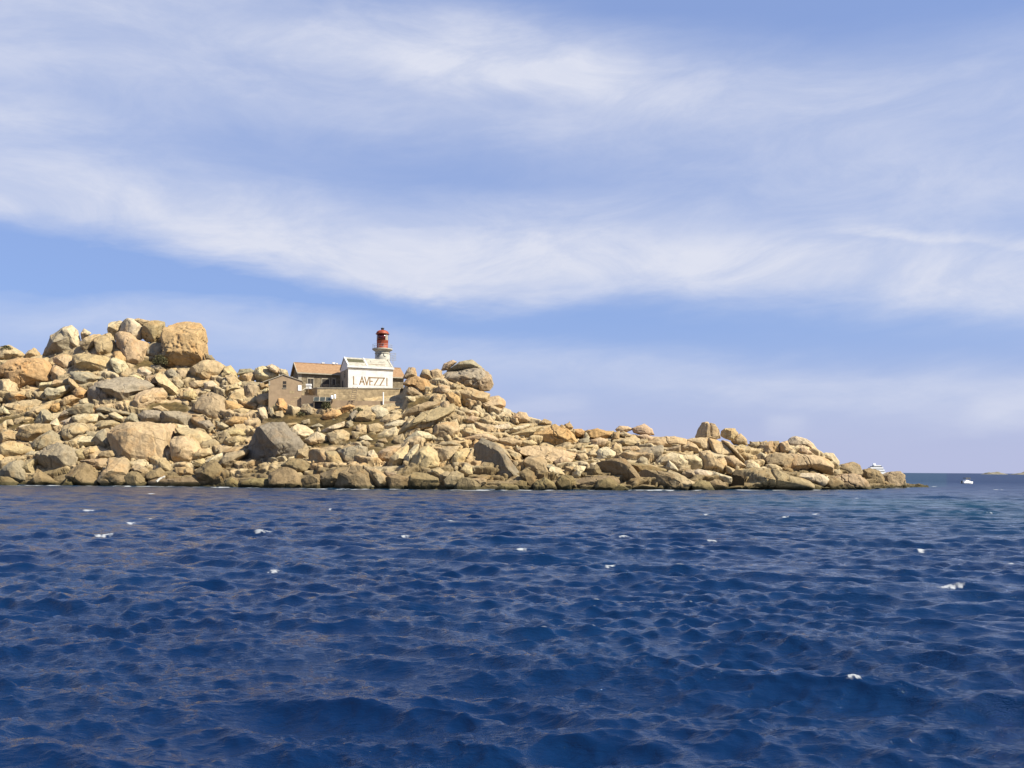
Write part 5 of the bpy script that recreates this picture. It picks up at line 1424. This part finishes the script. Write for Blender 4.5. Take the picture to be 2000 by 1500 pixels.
def hull(L, W, Hh, n=18, draft=.3):
    """boat hull along +x, bow forward"""
    v, f = [], []
    prof = [(0, -draft), (.55, -draft * .7), (.85, .1), (.95, Hh * .6), (1.0, Hh)]
    for i in range(n + 1):
        s = i / n; x = L * (s - .5); wd = W / 2 * (1 - max(0, (s - .45) / .55) ** 2.2) ** .8 if s < 1 else 0.01; sheer = 1 + .28 * max(0, s - .4) ** 1.5
        for sgn in (-1, 1):
            for p, z in (prof if sgn == -1 else prof): v.append((x + (.12 * L * max(0, s - .8) * (z / Hh)), sgn * wd * p, z * sheer if z > 0 else z))
    k = len(prof)
    for i in range(n):
        for sd_ in (0, 1):
            for j in range(k - 1):
                a = i * 2 * k + sd_ * k + j; b = a + 2 * k; q = (a, b, b + 1, a + 1); f.append(q if sd_ == 0 else q[::-1])
        a = i * 2 * k + k - 1; b = a + k; f.append((a, a + 2 * k, b + 2 * k, b))
    f.append(tuple(range(k)) + tuple(range(2 * k - 1, k - 1, -1)))
    return v, f


def motorboat():
    x, y = on_sea(1889.5, 944.8); t = empty('motorboat', (float(x), float(y), .0), math.radians(14))
    v, f = hull(3.6, 1.5, .55); mesh_obj('hull', v, f, M['gel'], t, True)
    MB().prism([(-1.1, .5), (.7, .5), (.35, 1.0), (-1.0, 1.05)], 'y', -.55, .55) .build('cabin', M['gel'], t)
    MB().prism([(.30, .68), (.52, .68), (.30, .95), (.08, .95)], 'y', -.57, .57).build('windscreen', M['navy'], t)
    c = MB().box(-1.0, .5, -.6, .6, 1.55, 1.68).build('canopy', M['yellow'], t)
    for sx in (-.9, .4):
        for sy in (-.5, .5): MB().bar((sx, sy, .95), (sx, sy, 1.56), .05).build('canopy_post', M['metal'], c)
    MB().box(-2.05, -1.75, -.18, .18, .1, .85).build('outboard_motor', M['navy'], t)
    tag(t, 'small white motorboat with dark canopy trailing a white wake at right', 'motorboat')


def yacht():
    D = 430.0; p = at(1708, 925, D); t = empty('motor_yacht', (float(p[0]), D, 0), math.radians(180))
    z = lambda py: float(at(1715, py, D)[2]); x = lambda px: -(float(at(px, 920, D)[0]) - float(p[0]))
    v, f = hull(15, 4.2, max(1.4, z(926.5))); mesh_obj('hull', v, f, M['gel'], t, True)
    lv = [(926.5, 921.5, 1690, 1727), (920.3, 916.8, 1692, 1725), (915.6, 912.2, 1698, 1723), (910.6, 908.3, 1705, 1719)]
    for k, (a, b, c, d) in enumerate(lv):
        o = MB().box(x(d), x(c), -1.9 + .28 * k, 1.9 - .28 * k, z(a), z(b)).build('deck', M['gel'], t)
        if k < 3:
            nx = lv[k + 1]; MB().box(x(d - 2.5), x(c + 3), -1.7 + .28 * k, 1.7 - .28 * k, z(b), z(nx[0])).build('window_band', M['navy'], t)
    MB().bar((x(1710), 0, z(908.3)), (x(1709), 0, z(904.5)), .25).build('mast', M['gel'], t); rd = MB().lathe([(.35, 0), (.5, .3), (.35, .7), (.1, .85)], 12, x(1706), 0).build('radome', M['gel'], t)
    rd.location = (0, 0, z(908.3))
    tag(t, 'white motor yacht with stacked decks showing above the headland tip', 'yacht')


motorboat(); yacht()


def far_islet(pxa, pxb, hpx, D, seed, label):
    n, m_ = 46, 10; v, f = [], []
    x0, x1 = float(at(pxa, 920, D)[0]), float(at(pxb, 920, D)[0]); hh = hpx * D / F
    for i in range(n):
        s = i / (n - 1); top = hh * (math.sin(PI * s) ** .7) * (0.62 + .55 * (perlin(np.array([[s * 6 + seed, .3, .7]]))[0] + .3))
        for j in range(m_):
            q = j / (m_ - 1); v.append((x0 + (x1 - x0) * s, D + 60 * (q - .5), max(-1, top * math.sin(PI * q) * (1 + .3 * perlin(np.array([[s * 14, q * 4, seed]]))[0]) - .4)))
    for i in range(n - 1):
        for j in range(m_ - 1): a = i * m_ + j; f.append((a, a + m_, a + m_ + 1, a + 1))
    o = mesh_obj('islet', np.array(v), np.array(f), M['islet'], None, True); tag(o, label, 'islet', kind='structure')


far_islet(1922, 1962, 6.0, 2600, 2.0, 'low far rocky islet on the horizon, the left of two')
far_islet(1980, 2090, 9.5, 2600, 8.0, 'low far rocky islet on the horizon at the right edge')
